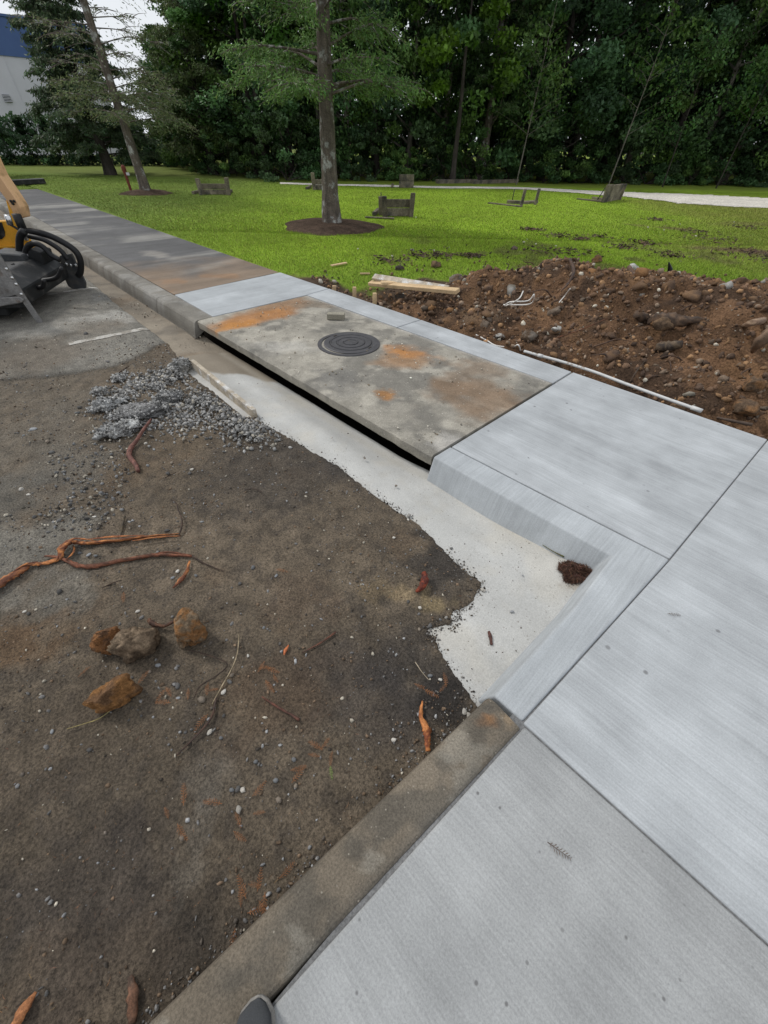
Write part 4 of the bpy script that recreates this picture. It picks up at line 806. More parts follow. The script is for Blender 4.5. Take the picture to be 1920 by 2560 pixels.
# crumbled asphalt lumps in the rubble
LS = []
def lump(px, py, rx, ry, rz_, ang, seed, colr, c2, label, name='asphalt_chunk', sink=.25):
    v, f = rockvf(seed, 4, .7, (1, 1, 1), 3); v = v * np.array([rx * .82, ry * .85, rz_]); v[:, 2] += (fbm(v[:, 0], v[:, 1], .02, 2, seed) - .5) * .030; v[:, 0] += (fbm(v[:, 2], v[:, 1], .02, 2, seed + 1) - .5) * .012
    c = colmix(np.tile(np.array(colr, float), (len(v), 1)), [(sm(.50, .66, fbm(v[:, 0], v[:, 1], .03, 5, seed)), c2)]) * np.array([1.5, 1.46, 1.38])
    p_ = onlot(px, py); ca, sa = cos(ang), sin(ang); up = v[v[:, 2] > 0]; LS.append(np.stack([p_[0] + up[:, 0] * ca - up[:, 1] * sa, p_[1] + up[:, 0] * sa + up[:, 1] * ca, p_[2] + rz_ * (1 - 2 * sink) + up[:, 2]], 1))
    o = inst(name, mesh(name, v, f, MAT['asphchunk'], c), (p_[0], p_[1], p_[2] + rz_ * (1 - 2 * sink)), (0, 0, ang)); return tag(o, label, 'rubble chunk')
lump(455, 925, .135, .095, .075, .8, 61, (0.33, 0.33, 0.33), (0.18, 0.175, 0.17), 'grey concrete lump at the far end of the form board')
lump(345, 1045, .26, .12, .055, .55, 62, (0.17, 0.172, 0.18), (0.07, 0.07, 0.072), 'dark crumbling asphalt mass in the middle of the rubble')
lump(270, 1020, .17, .11, .055, .9, 63, (0.30, 0.31, 0.325), (0.16, 0.165, 0.17), 'pale grey asphalt lump at the left end of the rubble')
lump(300, 1083, .17, .075, .045, .65, 64, (0.31, 0.32, 0.33), (0.17, 0.17, 0.175), 'pale flat asphalt lump below the dark crumbling mass')
lump(420, 1000, .15, .085, .05, .6, 65, (0.13, 0.133, 0.14), (0.24, 0.245, 0.25), 'grey crumbled lump between the dark mass and the form board')
lump(255, 985, .07, .05, .03, .2, 66, (0.30, 0.29, 0.27), (0.4, .38, .35), 'small pale lump at the far left of the rubble')
lump(395, 972, .07, .045, .03, .6, 67, (0.42, 0.41, 0.39), (0.3, .29, .27), 'whitish stone topping the rubble behind the dark mass')
lump(300, 950, .075, .05, .028, 1.1, 68, (0.27, 0.27, 0.27), (0.36, .35, .34), 'flat grey stone near the twig at the back of the rubble')

LS = np.vstack(LS); q = LS[rg.integers(len(LS), size=3400)] + rg.normal(size=(3400, 3)) * (.010, .010, .003); r = .004 + .013 * rg.random(3400) ** 2.2
V, F, c = stones(3400, q[:, 0], q[:, 1], q[:, 2], r, pick(3400, rg, [(0.29, 0.285, 0.275), (0.42, 0.415, 0.40), (0.14, 0.138, 0.132)], [4, 4, 2.4]), rg)
o = obj('rubble', V, F, MAT['rock'], col=c); tag(o, 'loose crumbs of stone on the broken asphalt lumps', 'rubble', kind='stuff')

# form board along the fresh gutter
a, b = W(3.99, 1.262, 0), W(2.775, 1.222, 0); d = b - a; d /= np.linalg.norm(d); nn = np.array([d[1], -d[0], 0])
fb = prism('form_board', [a + (0, 0, -.03), b + (0, 0, -.03), b + (0, 0, .072), a + (0, 0, .092)], -nn, .038, MAT['form'], None, .003); tag(fb, 'rough form board with cement crust standing along the fresh gutter', 'board')

# ================================================================== SOIL HEAP
def heap_z(x, y):
    u = (y - x) * S; v = (x + y) * S
    crest = np.interp(u, [-5, 0, .8, 1.8, 2.8, 3.6, 4.3], [.52, .50, .46, .47, .52, .34, .0])
    vb = np.interp(u, [-6, 0, .8, 1.8, 2.8, 3.6, 4.2, 4.8], [8.9, 8.1, 7.5, 7.2, 7.0, 6.4, 5.4, 4.6])
    front = sm(3.95, 5.9, v + (fbm(x, y, .9, 3, 150) - .5) * .6); back = 1 - sm(vb - 1.5, vb + .1, v + (fbm(x, y, .7, 3, 151) - .5) * .7)
    h = crest * front * back + .10 * sm(3.85, 4.15, v) * back * sm(4.5, 3.8, u)
    h = h + ((fbm(x, y, .45, 4, 152) - .5) * .26 + (fbm(x, y, .20, 3, 149) - .5) * .11 + (fbm(x, y, .09, 3, 153) - .5) * .07) * sm(0.0, .12, h) - .16 * np.exp(-((u - 3.1) / .5) ** 2 - ((v - 5.7) / .45) ** 2)
    return .015 + h - .10 * (1 - sm(0, .05, h))
us = np.linspace(-4.5, 4.9, 330); vs = np.linspace(3.80, 8.9, 180)
UU, VV = np.meshgrid(us, vs, indexing='ij'); u = UU.ravel(); v = VV.ravel(); x = (v - u) * S; y = (u + v) * S; z = heap_z(x, y)
c = np.tile(np.array([0.160, 0.092, 0.052]), (len(x), 1)) * (.40 + 1.1 * fbm(x, y, .5, 5, 154))[:, None]
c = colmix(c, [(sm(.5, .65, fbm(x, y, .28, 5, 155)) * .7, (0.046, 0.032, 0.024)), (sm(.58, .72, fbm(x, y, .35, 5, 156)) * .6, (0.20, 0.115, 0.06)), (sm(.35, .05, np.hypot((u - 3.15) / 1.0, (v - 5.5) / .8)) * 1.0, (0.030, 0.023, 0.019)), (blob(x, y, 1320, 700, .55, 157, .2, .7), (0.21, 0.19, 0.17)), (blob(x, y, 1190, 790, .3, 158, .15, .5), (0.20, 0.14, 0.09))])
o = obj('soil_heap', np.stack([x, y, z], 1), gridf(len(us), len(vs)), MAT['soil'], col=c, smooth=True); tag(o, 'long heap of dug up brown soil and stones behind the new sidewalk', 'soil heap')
def onheap(px, py, dz=0.0):
    z = .1
    for i in range(7):
        q = gp(px, py, z); zz = max(float(heap_z(q[0:1], q[1:2])[0]), float(lawn_z(q[0:1], q[1:2])[0])); z += (zz - z) * .7
    return gp(px, py, z + dz)
rg = np.random.default_rng(60)
STO = [rock_me('stone', 960 + i, 2, MAT['rock'], cc, .7, (1, .8, .7), 8, c2) for i, (cc, c2) in enumerate([((0.13, 0.080, 0.050), (0.18, .11, .06)), ((0.095, 0.062, 0.044), (0.14, .085, .05)), ((0.19, 0.115, 0.065), (0.10, .065, .045)), ((0.16, 0.125, 0.095), (0.10, .07, .05)), ((0.24, 0.13, 0.06), (0.14, .08, .045)), ((0.30, 0.29, 0.27), (0.18, .16, .13))])]
uu = rg.uniform(-1.6, 3.9, 900); vv = rg.uniform(4.0, 7.6, 900); xx = (vv - uu) * S; yy = (uu + vv) * S; zz = heap_z(xx, yy); m = 0
for i in range(900):
    if zz[i] < .08 or m >= 240: continue
    r_ = .020 + .080 * rg.random() ** 2.4; k = int(rg.choice(6, p=[.27, .27, .20, .12, .11, .03])); m += 1
    lab = ('brown stone or clod half sunk in the soil heap', 'soil heap clods') if k < 5 else ('pale stone half sunk in the soil heap', 'pale stones in the soil heap')
    tag(inst('stone', STO[k], (xx[i], yy[i], zz[i] + r_ * .25), (rg.normal() * .3, rg.normal() * .3, rg.random() * 6.28), r_), lab[0], 'stone', lab[1])
for px, py, r_, k, rz, lab in [(1650, 1000 - 180, .10, 2, .3, 'dark log like clod lying right of the heap middle'), (1878, 970, .085, 4, .2, 'large rounded orange brown rock on the heap at the right'), (1320, 848, .085, 3, .5, 'wide flat brown stone beside the cable at the heap foot'), (1690, 1030, .09, 2, .8, 'brown rock at the heap foot near the end of the pipe'), (1860, 1030, .085, 4, 1.4, 'reddish rock at the heap foot close to the right border'),
                              (1142, 706, .11, 3, .4, 'grey brown stone right beside the plank ends'), (1090, 668, .10, 2, .9, 'tan clod on the grass edge above the planks'), (1490, 655, .10, 4, .3, 'tan clod on the crest of the heap'), (1250, 905 - 60, .05, 5, .5, 'whitish stone at the cable end by the sidewalk'), (1285, 624, .06, 3, .1, 'grey stone lying alone on the bright grass'), (1310, 626, .035, 1, .6, 'small dark stone beside the lone grey stone on grass'), (998, 675, .07, 1, .3, 'dark round stone on grass behind the planks'), (1030, 628, .04, 5, .3, 'small pale stone on the lawn left of the heap'), (1000, 745, .06, 1, .2, 'dark clod between planks and the middle stake'), (1570, 688, .06, 4, .2, 'orange clod just below the pale chunk on the crest')]:
    q = onheap(px, py); me = rock_me('rock', int(px + py), 3, MAT['clod'], [(0.10, .07, .05), (0.075, .065, .058), (0.17, .11, .065), (0.17, .145, .12), (0.23, .125, .06), (0.42, .41, .38)][k], .5, (1.15, .85, .7), 5, (0.11, .075, .05))
    tag(inst('rock', me, (q[0], q[1], q[2] + r_ * .35), (0, 0, rz), r_), lab, 'rock')
# broken white concrete pieces
for px, py, r_, shp, rz, lab in [(1390, 830, .12, (1, .5, .42), .75, 'grey white concrete block fragment on the heap slope'), (1583, 678, .15, (.9, .7, .55), .3, 'pale concrete chunk on the heap crest by the upright stick')]:
    q = onheap(px, py); me = rock_me('concrete_fragment', int(px), 3, MAT['clod'], (0.46, 0.45, 0.42), .2, shp, 9, (0.34, .32, .28)); tag(inst('concrete_fragment', me, (q[0], q[1], q[2] + r_ * .22), (0.1, .25, rz), r_), lab, 'concrete chunk')
# clods too small to pick apart
n = 17000; px = rg.uniform(-4.2, 6.0, n); v = rg.uniform(3.9, 8.6, n); x = (v - px) * S; y = (px + v) * S; z = heap_z(x, y); ok = (z > .05) | ((v < 5.2) & (dirt_mask(x, y) > .55)); x, y = x[ok], y[ok]; z = np.maximum(z[ok], lawn_z(x, y)); n = len(x)
r = .007 + .036 * rg.random(n) ** 2.4; V, F, c = stones(n, x, y, z + r * .25, r, pick(n, rg, [(0.140, 0.086, 0.054), (0.075, 0.050, 0.036), (0.21, 0.125, 0.066), (0.36, 0.33, 0.27), (0.17, 0.125, 0.09)], [4, 4, 3.4, .7, 2.4]), rg)
o = obj('soil_crumbs', V, F, MAT['rock'], col=c); tag(o, 'crumbs of earth and small stones covering the soil heap', 'soil crumbs', kind='stuff')
n = 2600; px = rg.uniform(-3, 6, n); v = rg.uniform(3.9, 10.5, n); x = (v - px) * S; y = (px + v) * S; d = dirt_mask(x, y); g = fbm(x, y, .5, 4, 160); ok = (d < .6) & (rg.random(n) < sm(.5, .66, g) * sm(11, 7.5, v)) & (heap_z(x, y) < .1); x, y = x[ok], y[ok]; n = len(x)
r = .008 + .03 * rg.random(n) ** 2.5; V, F, c = stones(n, x, y, lawn_z(x, y) + .01 + r * .2, r, pick(n, rg, [(0.06, 0.045, 0.035), (0.13, 0.085, 0.05), (0.36, 0.34, 0.30)], [5, 3, .3]), rg)
o = obj('soil_crumbs', V, F, MAT['rock'], col=c); tag(o, 'thrown crumbs of earth lying in the grass beyond the heap', 'soil crumbs', kind='stuff')

def rod(name, pts, rad, mat, label=None, cat=None, sides=8, wob=0.0, n=5, parent=None, col=None, flat=1.0, group=None, seed=0):
    sp = spline(pts, n) if len(pts) > 2 else np.array(pts, float); rr = np.interp(np.linspace(0, 1, len(sp)), np.linspace(0, 1, len(rad)), rad) if hasattr(rad, '__len__') else rad
    v, f = tubevf(sp, rr, sides, True, wob, flat, seed); c = None
    if col is not None:
        v_ = np.array(v); c = colmix(np.tile(np.array(col[0]), (len(v_), 1)), [(sm(.40, .60, fbm(v_[:, 0] * 3, v_[:, 1] * 3 + v_[:, 2] * 9, .06, 4, seed + 5)), col[1])])
    o = obj(name, v, f, mat, parent, col=c, smooth=True); return tag(o, label, cat, group)
H = onheap
rod('stick', [gp(1572, 668, .62), gp(1600, 705, .55), gp(1638, 762, .44)], [.026, .032, .024], MAT['root'], 'bare stick standing slanted in the heap by the pale chunk', 'stick', 7, .15, col=((0.15, .10, .07), (0.09, .055, .04)))
rod('dead_root', [gp(1425, 648, .66), gp(1434, 680, .60), gp(1422, 706, .52), gp(1403, 728, .46)], [.018, .02, .015, .006], MAT['root'], 'dark root curling down the heap crest', 'root', 6, .2, col=((0.10, .06, .04), (0.05, .035, .03)))
rod('buried_log', [H(1590, 785, -.01), H(1625, 800, .01), H(1660, 797, .02), H(1700, 803, .0), H(1770, 800, -.01)], [.03, .055, .05, .02], MAT['root'], 'dark muddy log lying across the right part of the heap', 'log', 11, .42, 7, col=((0.135, .085, .054), (0.062, .043, .032)))
rod('buried_log', [H(1640, 868, .03), H(1670, 866, .05), H(1705, 860, .03)], [.035, .05, .03], MAT['root'], 'short dark clod like log on the heap slope below the long log', 'log', 9, .2, col=((0.12, .085, .055), (0.04, .03, .025)))
rod('broken_branch', [H(1858, 815, .03), H(1890, 805, .05), H(1950, 792, .06)], [.02, .03, .02], MAT['root'], 'pale broken branch poking in from the right border', 'branch', 7, .2, col=((0.30, .21, .14), (0.19, .12, .08)))
rod('broken_branch', [H(1880, 880, .02), H(1905, 850, .06), H(1945, 810, .10)], [.015, .045, .03], MAT['root'], 'splintered brown branch end at the right border', 'branch', 7, .25, col=((0.20, .13, .085), (0.11, .07, .045)))
rod('bent_plastic_scrap', [gp(1630, 688, .42), gp(1660, 695, .42), gp(1674, 680, .50), gp(1672, 655, .62)], [.05, .06, .04, .006], MAT['rubber'], 'black curved scrap sticking up at the back of the heap', 'scrap', 8, .1, flat=.4)
rod('dead_root', [H(1880, 1062, .03), H(1820, 1050, .03), H(1780, 1040, .02)], [.014, .012, .006], MAT['root'], 'thin dark root along the heap foot at the right border', 'root', 6, .2, col=((0.07, .05, .04), (0.1, .07, .05)))
rod('reddish_twig', [H(1390, 845, .02), H(1450, 825, .03), H(1520, 795, .03)], [.005, .006, .003], MAT['root'], 'thin reddish twig on the heap above the concrete fragment', 'twig', 5, .2, col=((0.16, .06, .03), (0.09, .05, .03)))
rod('dark_twig', [H(1575, 955, .02), H(1590, 930, .04), H(1612, 903, .03)], [.005, .006, .003], MAT['root'], 'dark twig standing by the white pipe', 'twig', 5, .2, col=((0.05, .04, .03), (0.09, .06, .04)))
rgr = np.random.default_rng(66)
for i in range(26):
    q = H(rgr.uniform(1180, 1900), rgr.uniform(660, 980)); L_ = rgr.uniform(.12, .38); a_ = rgr.random() * 6.28; d_ = np.array([cos(a_), sin(a_) * .7, 0]) * L_
    rod('root', [q + (0, 0, -.02), q + d_ * .35 + (0, 0, .05 * rgr.random() + .02), q + d_ * .7 + rgr.normal(size=3) * .03 + (0, 0, .05), q + d_ + (0, 0, rgr.uniform(-.02, .09))], [.009 * rgr.uniform(.5, 1.4), .008, .006, .002], MAT['root'], 'thin torn root sticking out of the soil heap', 'root', 5, .25, col=((0.11, .065, .04), (0.055, .036, .028)), group='torn roots in the soil heap', seed=i)
# white cables
w1 = rod('white_cable', [H(1308, 728, .16), H(1296, 748, .10), H(1262, 766, .05), H(1275, 755, .09), H(1320, 752, .07), H(1335, 736, .14), H(1325, 760, .06), H(1258, 762, .06)], .0075, MAT['wire'], 'tangled white cable loop on the dark soil', 'cable', 6)
rod('white_cable', [H(1160, 810, .02), H(1175, 828, .03), H(1215, 850, .03), H(1240, 864, .03), H(1280, 868, .03), H(1295, 862, .04), H(1302, 878, .03)], .0075, MAT['wire'], 'white cable trailing along the sidewalk edge', 'cable', 6)
rod('white_cable', [H(1398, 756, .02), H(1413, 738, .06), H(1425, 722, .09)], .006, MAT['wire'], 'short white cable end sticking out of the heap', 'cable', 6)
# pvc pipe along the sidewalk edge
pp = [(1310, 880), (1345, 890), (1400, 905), (1480, 930), (1560, 960), (1650, 993), (1755, 1030)]; rt = empty('plastic_pipe', gp(1310, 880, .1)); rt.location = (0, 0, 0); tag(rt, 'white plastic pipe lying along the back edge of the sidewalk', 'pipe')
pt = [gp(a, b - 2, .128) for a, b in pp]; rod('tube', pt, .0135, MAT['pvc'], sides=14, parent=rt); rod('coupling', [pt[1], pt[1] + (pt[2] - pt[1]) * .22], .018, MAT['pvc'], sides=14, parent=rt); rod('coupling', [pt[5] + (pt[6] - pt[5]) * .75, pt[6]], .018, MAT['pvc'], sides=14, parent=rt)
# planks and stakes
def plank(a, b, wd, th, label, mat='wood', roll=0.0, cat='plank', name='plank'):
    a = np.array(a, float); b = np.array(b, float); L_ = np.linalg.norm(b - a); v, f = boxvf((0, -wd / 2, -th / 2), (L_, wd / 2, th / 2)); o = obj(name, v, f, MAT[mat]); bev(o, min(.004, th * .2))
    d = Vector((b - a) / L_); q = d.to_track_quat('X', 'Z'); o.rotation_mode = 'QUATERNION'; o.rotation_quaternion = q @ Matrix.Rotation(roll, 4, 'X').to_quaternion(); o.location = a; return tag(o, label, cat)
plank(H(925, 708, .10), H(1145, 728, .10), .09, .045, 'long pale plank lying lowest in the stack on the dirt', roll=.2)
plank(H(934, 692, .17), H(1120, 722, .15), .09, .035, 'long weathered plank crossing the top of the plank stack', 'form', .5)
plank(H(953, 708, .16), H(1000, 707, .16), .09, .04, 'short plank piece at the left end of the stack', 'wood')
plank(H(828, 664, .03), H(866, 657, .03), .05, .02, 'thin splinter of wood on the grass above the stakes')
plank(H(900, 684, .02), H(925, 684, .02), .04, .02, 'small yellowish wood scrap on the grass left of the planks')
for px, py, hh, lab in [(835, 728, .07, 'short wooden stake behind the sidewalk, farthest of three'), (886, 742, .12, 'wooden stake behind the sidewalk, middle of three'), (936, 760, .13, 'wooden stake behind the sidewalk, nearest of three')]:
    b = gp(px, py, .10); plank(b + (0, 0, -.06), b + (0.004, .006, hh), .048, .046, lab, 'wood', .75, 'stake', 'stake')
# grey brick on the lid
b = gp(840, 792, .17); v, f = boxvf((-.10, -.045, 0), (.10, .045, .06)); o = obj('brick', v, f, MAT['old'], col=np.tile((0.27, 0.25, 0.20), (8, 1))); bev(o, .006, 2); o.location = (b[0], b[1], .149); o.rotation_euler = (0, 0, -.03); tag(o, 'loose grey brick lying on the concrete lid', 'brick')
# crumbs on the lid
n = 900; u = rg.uniform(1.4, 4.75, n); v = rg.uniform(1.8, 3.25, n); x = (v - u) * S; y = (u + v) * S; g = fbm(x, y, .4, 4, 170); ok = rg.random(n) < sm(.4, .7, g) + .05; x, y = x[ok], y[ok]; n = len(x)
r = .003 + .010 * rg.random(n) ** 3; V, F, c = stones(n, x, y, .148 + r * .3, r, pick(n, rg, [(0.45, .42, .36), (0.3, .27, .22), (0.2, .16, .11)], [3, 2, 2]), rg); o = obj('grit', V, F, MAT['rock'], col=c); tag(o, 'pale crumbs scattered over the concrete lid', 'grit', kind='stuff')
# specks in the gutter
n = 700; u = rg.uniform(.12, 4.0, n); v = rg.uniform(.75, 1.70, n); g = polydist(u, v, LOT); ok = (g < -.01) & ((v > 1.2) | (u < .5)) & (rg.random(n) < np.where(u < .7, 1, .3)); u, v = u[ok], v[ok]; n = len(u); r = .0016 + .0045 * rg.random(n) ** 4
V, F, c = stones(n, (v - u) * S, (u + v) * S, -0.004 - 0.028 * sm(1.25, 1.72, v) * sm(0.1, 0.9, u) - .035 * sm(1.5, 1.74, v) * sm(1.25, 1.7, u) + .001, r, pick(n, rg, [(0.12, .10, .08), (0.25, .22, .18)], [2, 1]), rg); o = obj('grit', V, F, MAT['rock'], col=c); tag(o, 'dark specks of grit lying in the fresh gutter', 'grit', kind='stuff')
for px, py, r_ in [(912, 1148, .010), (990, 1216, .011), (1020, 1302, .012), (1128, 1372, .010), (1210, 1478, .012), (1114, 1548, .009), (1306, 1440, .006), (870, 1085, .007), (905, 1050, .007)]:
    q = gp(px, py, -.005); tag(inst('pebble', PEB[int(rg.integers(8))], (q[0], q[1], .0), (0, 0, px), r_), 'grey pebble lying on the pale fresh gutter', 'pebble', 'pebbles in the fresh gutter')

# ================================================================== ROOTS, TWIGS, CHIPS AND LITTER ON THE DIRT
O = onlot; ORA = ((0.42, 0.165, 0.055), (0.11, 0.038, 0.02)); RED = ((0.20, 0.075, 0.04), (0.09, 0.04, 0.025)); DRK = ((0.07, 0.045, 0.032), (0.04, 0.028, 0.022))
rod('split_root', [O(-60, 1500, .02), O(10, 1452, .02), O(55, 1425, .02), O(72, 1412, .015), O(110, 1408, .015), O(148, 1396, .02), O(155, 1370, .045), O(178, 1355, .04), O(215, 1358, .02), O(300, 1350, .018), O(380, 1340, .015), O(448, 1334, .012)],
    [.030, .028, .024, .012, .013, .018, .030, .030, .022, .019, .015, .006], MAT['root'], 'long split orange root lying across the left of the dirt', 'root', 9, .32, 7, col=ORA, flat=.42, seed=1)
SR = bpy.data.objects['split_root']
for i, pts in enumerate([[(20, 1440), (60, 1412), (95, 1404)], [(140, 1402), (160, 1362), (190, 1346), (240, 1352)], [(165, 1400), (185, 1378), (182, 1362)], [(200, 1350), (280, 1342), (360, 1338)], [(330, 1352), (400, 1342), (452, 1340)], [(150, 1388), (146, 1372), (168, 1350)]]):
    rod('splinter', [O(a, b, .03) for a, b in pts], [.003, .007, .002], MAT['root'], sides=6, wob=.3, parent=SR, col=((0.16, .055, .03), (0.36, .14, .05)) if i % 2 else ORA, flat=.6, seed=30 + i)
rod('thin_root', [O(445, 1342, .01), O(452, 1325, .02), O(455, 1300, .025), O(446, 1275, .02), O(438, 1255, .02), O(424, 1249, .015)], [.003, .005, .005, .004, .003, .002], MAT['root'], 'thin dark root curving up from the orange root end', 'root', 6, .2, col=DRK)
rod('brown_root', [O(112, 1390, .02), O(150, 1395, .02), O(190, 1412, .012), O(230, 1416, .012), O(300, 1402, .012), O(380, 1388, .015), O(440, 1388, .015), O(480, 1390, .015)], [.006, .008, .012, .013, .011, .010, .009, .006], MAT['root'], 'brown root lying parallel below the split orange root', 'root', 8, .32, col=RED, seed=2)
rod('brown_root', [O(380, 1386, .012), O(420, 1380, .016), O(478, 1388, .015)], [.003, .005, .004], MAT['root'], 'thin side strand lying along the brown root', 'root', 6, .2, col=RED)
rod('thin_root', [O(480, 1390, .015), O(510, 1408, .012), O(560, 1428, .01)], [.005, .004, .002], MAT['root'], 'thin dark root tail right of the brown root', 'root', 6, .2, col=DRK)
rod('bark_strip', [O(474, 1402, .015), O(466, 1430, .02), O(450, 1452, .015), O(432, 1470, .012)], [.005, .010, .012, .004], MAT['root'], 'orange brown bark strip below the end of the brown root', 'bark strip', 7, .25, col=ORA, flat=.6, seed=3)
rod('red_root', [O(378, 1048, .05), O(358, 1075, .04), O(342, 1100, .025), O(326, 1122, .02), O(324, 1140, .02), O(338, 1160, .018), O(346, 1178, .02)], [.008, .011, .013, .016, .017, .016, .012], MAT['root'], 'reddish brown bent root beside the rubble patch', 'root', 9, .15, col=((0.19, .085, .065), (0.11, .05, .04)), seed=4)
rod('dark_twig', [O(312, 1290, .01), O(306, 1315, .01), O(302, 1340, .01)], [.005, .006, .004], MAT['root'], 'short upright dark twig above the orange root', 'twig', 6, .2, col=((0.10, .075, .045), (0.05, .04, .03)))
rod('root_stub', [O(1060, 1432, .045), O(1062, 1448, .04), O(1056, 1465, .025), O(1040, 1480, .01)], [.013, .020, .019, .006], MAT['root'], 'dark red root stub sticking out near the gutter point', 'root', 10, .15, col=((0.22, .045, .02), (0.07, .02, .015)), seed=5)
rod('wood_splinter', [O(1056, 1752, .012), O(1052, 1790, .02), O(1066, 1825, .022), O(1068, 1850, .022), O(1070, 1878, .02)], [.003, .010, .016, .012, .009], MAT['root'], 'orange splintered wood piece beside the old kerb', 'wood chip', 8, .3, col=((0.46, .18, .06), (0.20, .06, .025)), flat=.6, seed=6)
rod('bark_chip', [gp(1222, 1578, .004), gp(1226, 1592, .006), gp(1229, 1612, .004)], [.006, .009, .007], MAT['root'], 'dark bark chip lying on the white gutter concrete', 'bark chip', 7, .2, col=((0.10, .045, .035), (0.06, .03, .025)), flat=.5)
rod('wood_splinter', [O(90, 2480, .01), O(62, 2520, .02), O(30, 2575, .02)], [.004, .014, .012], MAT['root'], 'orange wood piece in the bottom left corner', 'wood chip', 8, .3, col=((0.40, .17, .07), (0.16, .06, .03)), flat=.6, seed=7)
rod('bark_strip', [O(325, 2440, .01), O(332, 2490, .015), O(330, 2560, .015)], [.006, .014, .012], MAT['root'], 'dull brown bark strip at the bottom edge of the dirt', 'bark strip', 8, .3, col=((0.15, .075, .045), (0.08, .05, .035)), flat=.6, seed=8)
rod('wood_chip', [O(722, 1612, .008), O(714, 1625, .01), O(710, 1638, .006)], [.002, .009, .003], MAT['root'], 'small bright orange wood chip right of the clods', 'wood chip', 6, .2, col=((0.50, .16, .06), (0.40, .12, .05)), flat=.5)
rod('root_knot', [O(372, 1550, .03), O(385, 1560, .03), O(410, 1565, .03), O(440, 1550, .03), O(465, 1535, .03)], [.010, .012, .008, .006, .003], MAT['root'], 'dark knotted root between the middle and right clods', 'root', 7, .3, col=((0.12, .06, .035), (0.05, .03, .025)), seed=9)
rod('straw_stem', [O(597, 1585, .02), O(594, 1630, .03), O(580, 1670, .025), O(555, 1715, .015), O(530, 1760, .01)], [.002, .0025, .0025, .0025, .002], MAT['root'], 'long pale dry stem right of the clods', 'stem', 5, .1, col=((0.36, .29, .19), (0.24, .19, .12)))
rod('thin_root', [O(470, 1625, .02), O(520, 1638, .025), O(568, 1660, .02), O(540, 1690, .02), O(500, 1715, .015), O(485, 1745, .01)], [.002, .003, .003, .003, .003, .002], MAT['root'], 'dark looping rootlet below the right clod', 'root', 5, .1, col=DRK)
rod('thin_root', [O(540, 1745, .01), O(530, 1790, .015), O(500, 1830, .015), O(440, 1890, .01)], [.004, .004, .004, .002], MAT['root'], 'dark slim root in the middle of the dirt', 'root', 5, .15, col=((0.09, .05, .035), (0.05, .035, .03)))
rod('red_twig', [O(840, 1580, .01), O(800, 1608, .015), O(755, 1632, .01)], [.005, .004, .003], MAT['root'], 'straight reddish twig pointing toward the small orange chip', 'twig', 5, .15, col=((0.13, .055, .035), (0.07, .04, .03)))
rod('red_twig', [O(655, 1742, .01), O(690, 1765, .015), O(725, 1785, .015), O(748, 1800, .012)], [.003, .005, .004, .006], MAT['root'], 'short red twig with a knotted end on the dark dirt', 'twig', 6, .2, col=((0.11, .045, .03), (0.08, .04, .03)))
rod('grass_stem', [O(168, 1822, .01), O(215, 1808, .015), O(250, 1795, .012), O(290, 1765, .01)], [.0015, .002, .002, .0015], MAT['root'], 'yellowish grass stem below the nearest clod', 'stem', 5, .1, col=((0.33, .28, .12), (0.26, .21, .09)))
rod('dark_twig', [O(255, 1470, .01), O(280, 1458, .015), O(304, 1450, .01)], [.003, .003, .002], MAT['root'], 'small dark twig below the brown root', 'twig', 5, .1, col=DRK)
rod('dark_twig', [O(612, 1225, .01), O(635, 1222, .015), O(655, 1230, .008)], [.003, .003, .002], MAT['root'], 'small dark twig on the dirt near the gutter edge', 'twig', 5, .1, col=DRK)
rod('dark_twig', [O(412, 1195, .01), O(440, 1180, .015)], [.003, .002], MAT['root'], 'dark twig lying among stones below the rubble', 'twig', 5, .1, col=DRK)
rod('dark_twig', [O(272, 950, .02), O(300, 930, .03), O(322, 915, .02)], [.006, .006, .004], MAT['root'], 'forked twig at the back of the rubble', 'twig', 5, .1, col=DRK)
rod('pale_stem', [O(1038, 1655, .01), O(1055, 1680, .015), O(1072, 1700, .01)], [.002, .002, .0015], MAT['root'], 'pale stem beside the dark gutter edge', 'stem', 5, .1, col=((0.36, .30, .22), (0.3, .25, .18)))
rod('green_twig', [gp(1356, 1362, .003), gp(1382, 1378, .008), gp(1410, 1392, .004)], [.0015, .003, .005], MAT['root'], 'green brown twig beside the mulch pile in the gutter corner', 'twig', 5, .1, col=((0.12, .13, .04), (0.10, .08, .04)))
rod('dark_twig', [gp(1282, 1312, .0), gp(1300, 1318, .004), gp(1325, 1325, .0)], [.003, .004, .002], MAT['root'], 'brown twig on the gutter below the kerb face', 'twig', 5, .3, col=((0.10, .06, .045), (0.06, .04, .03)))
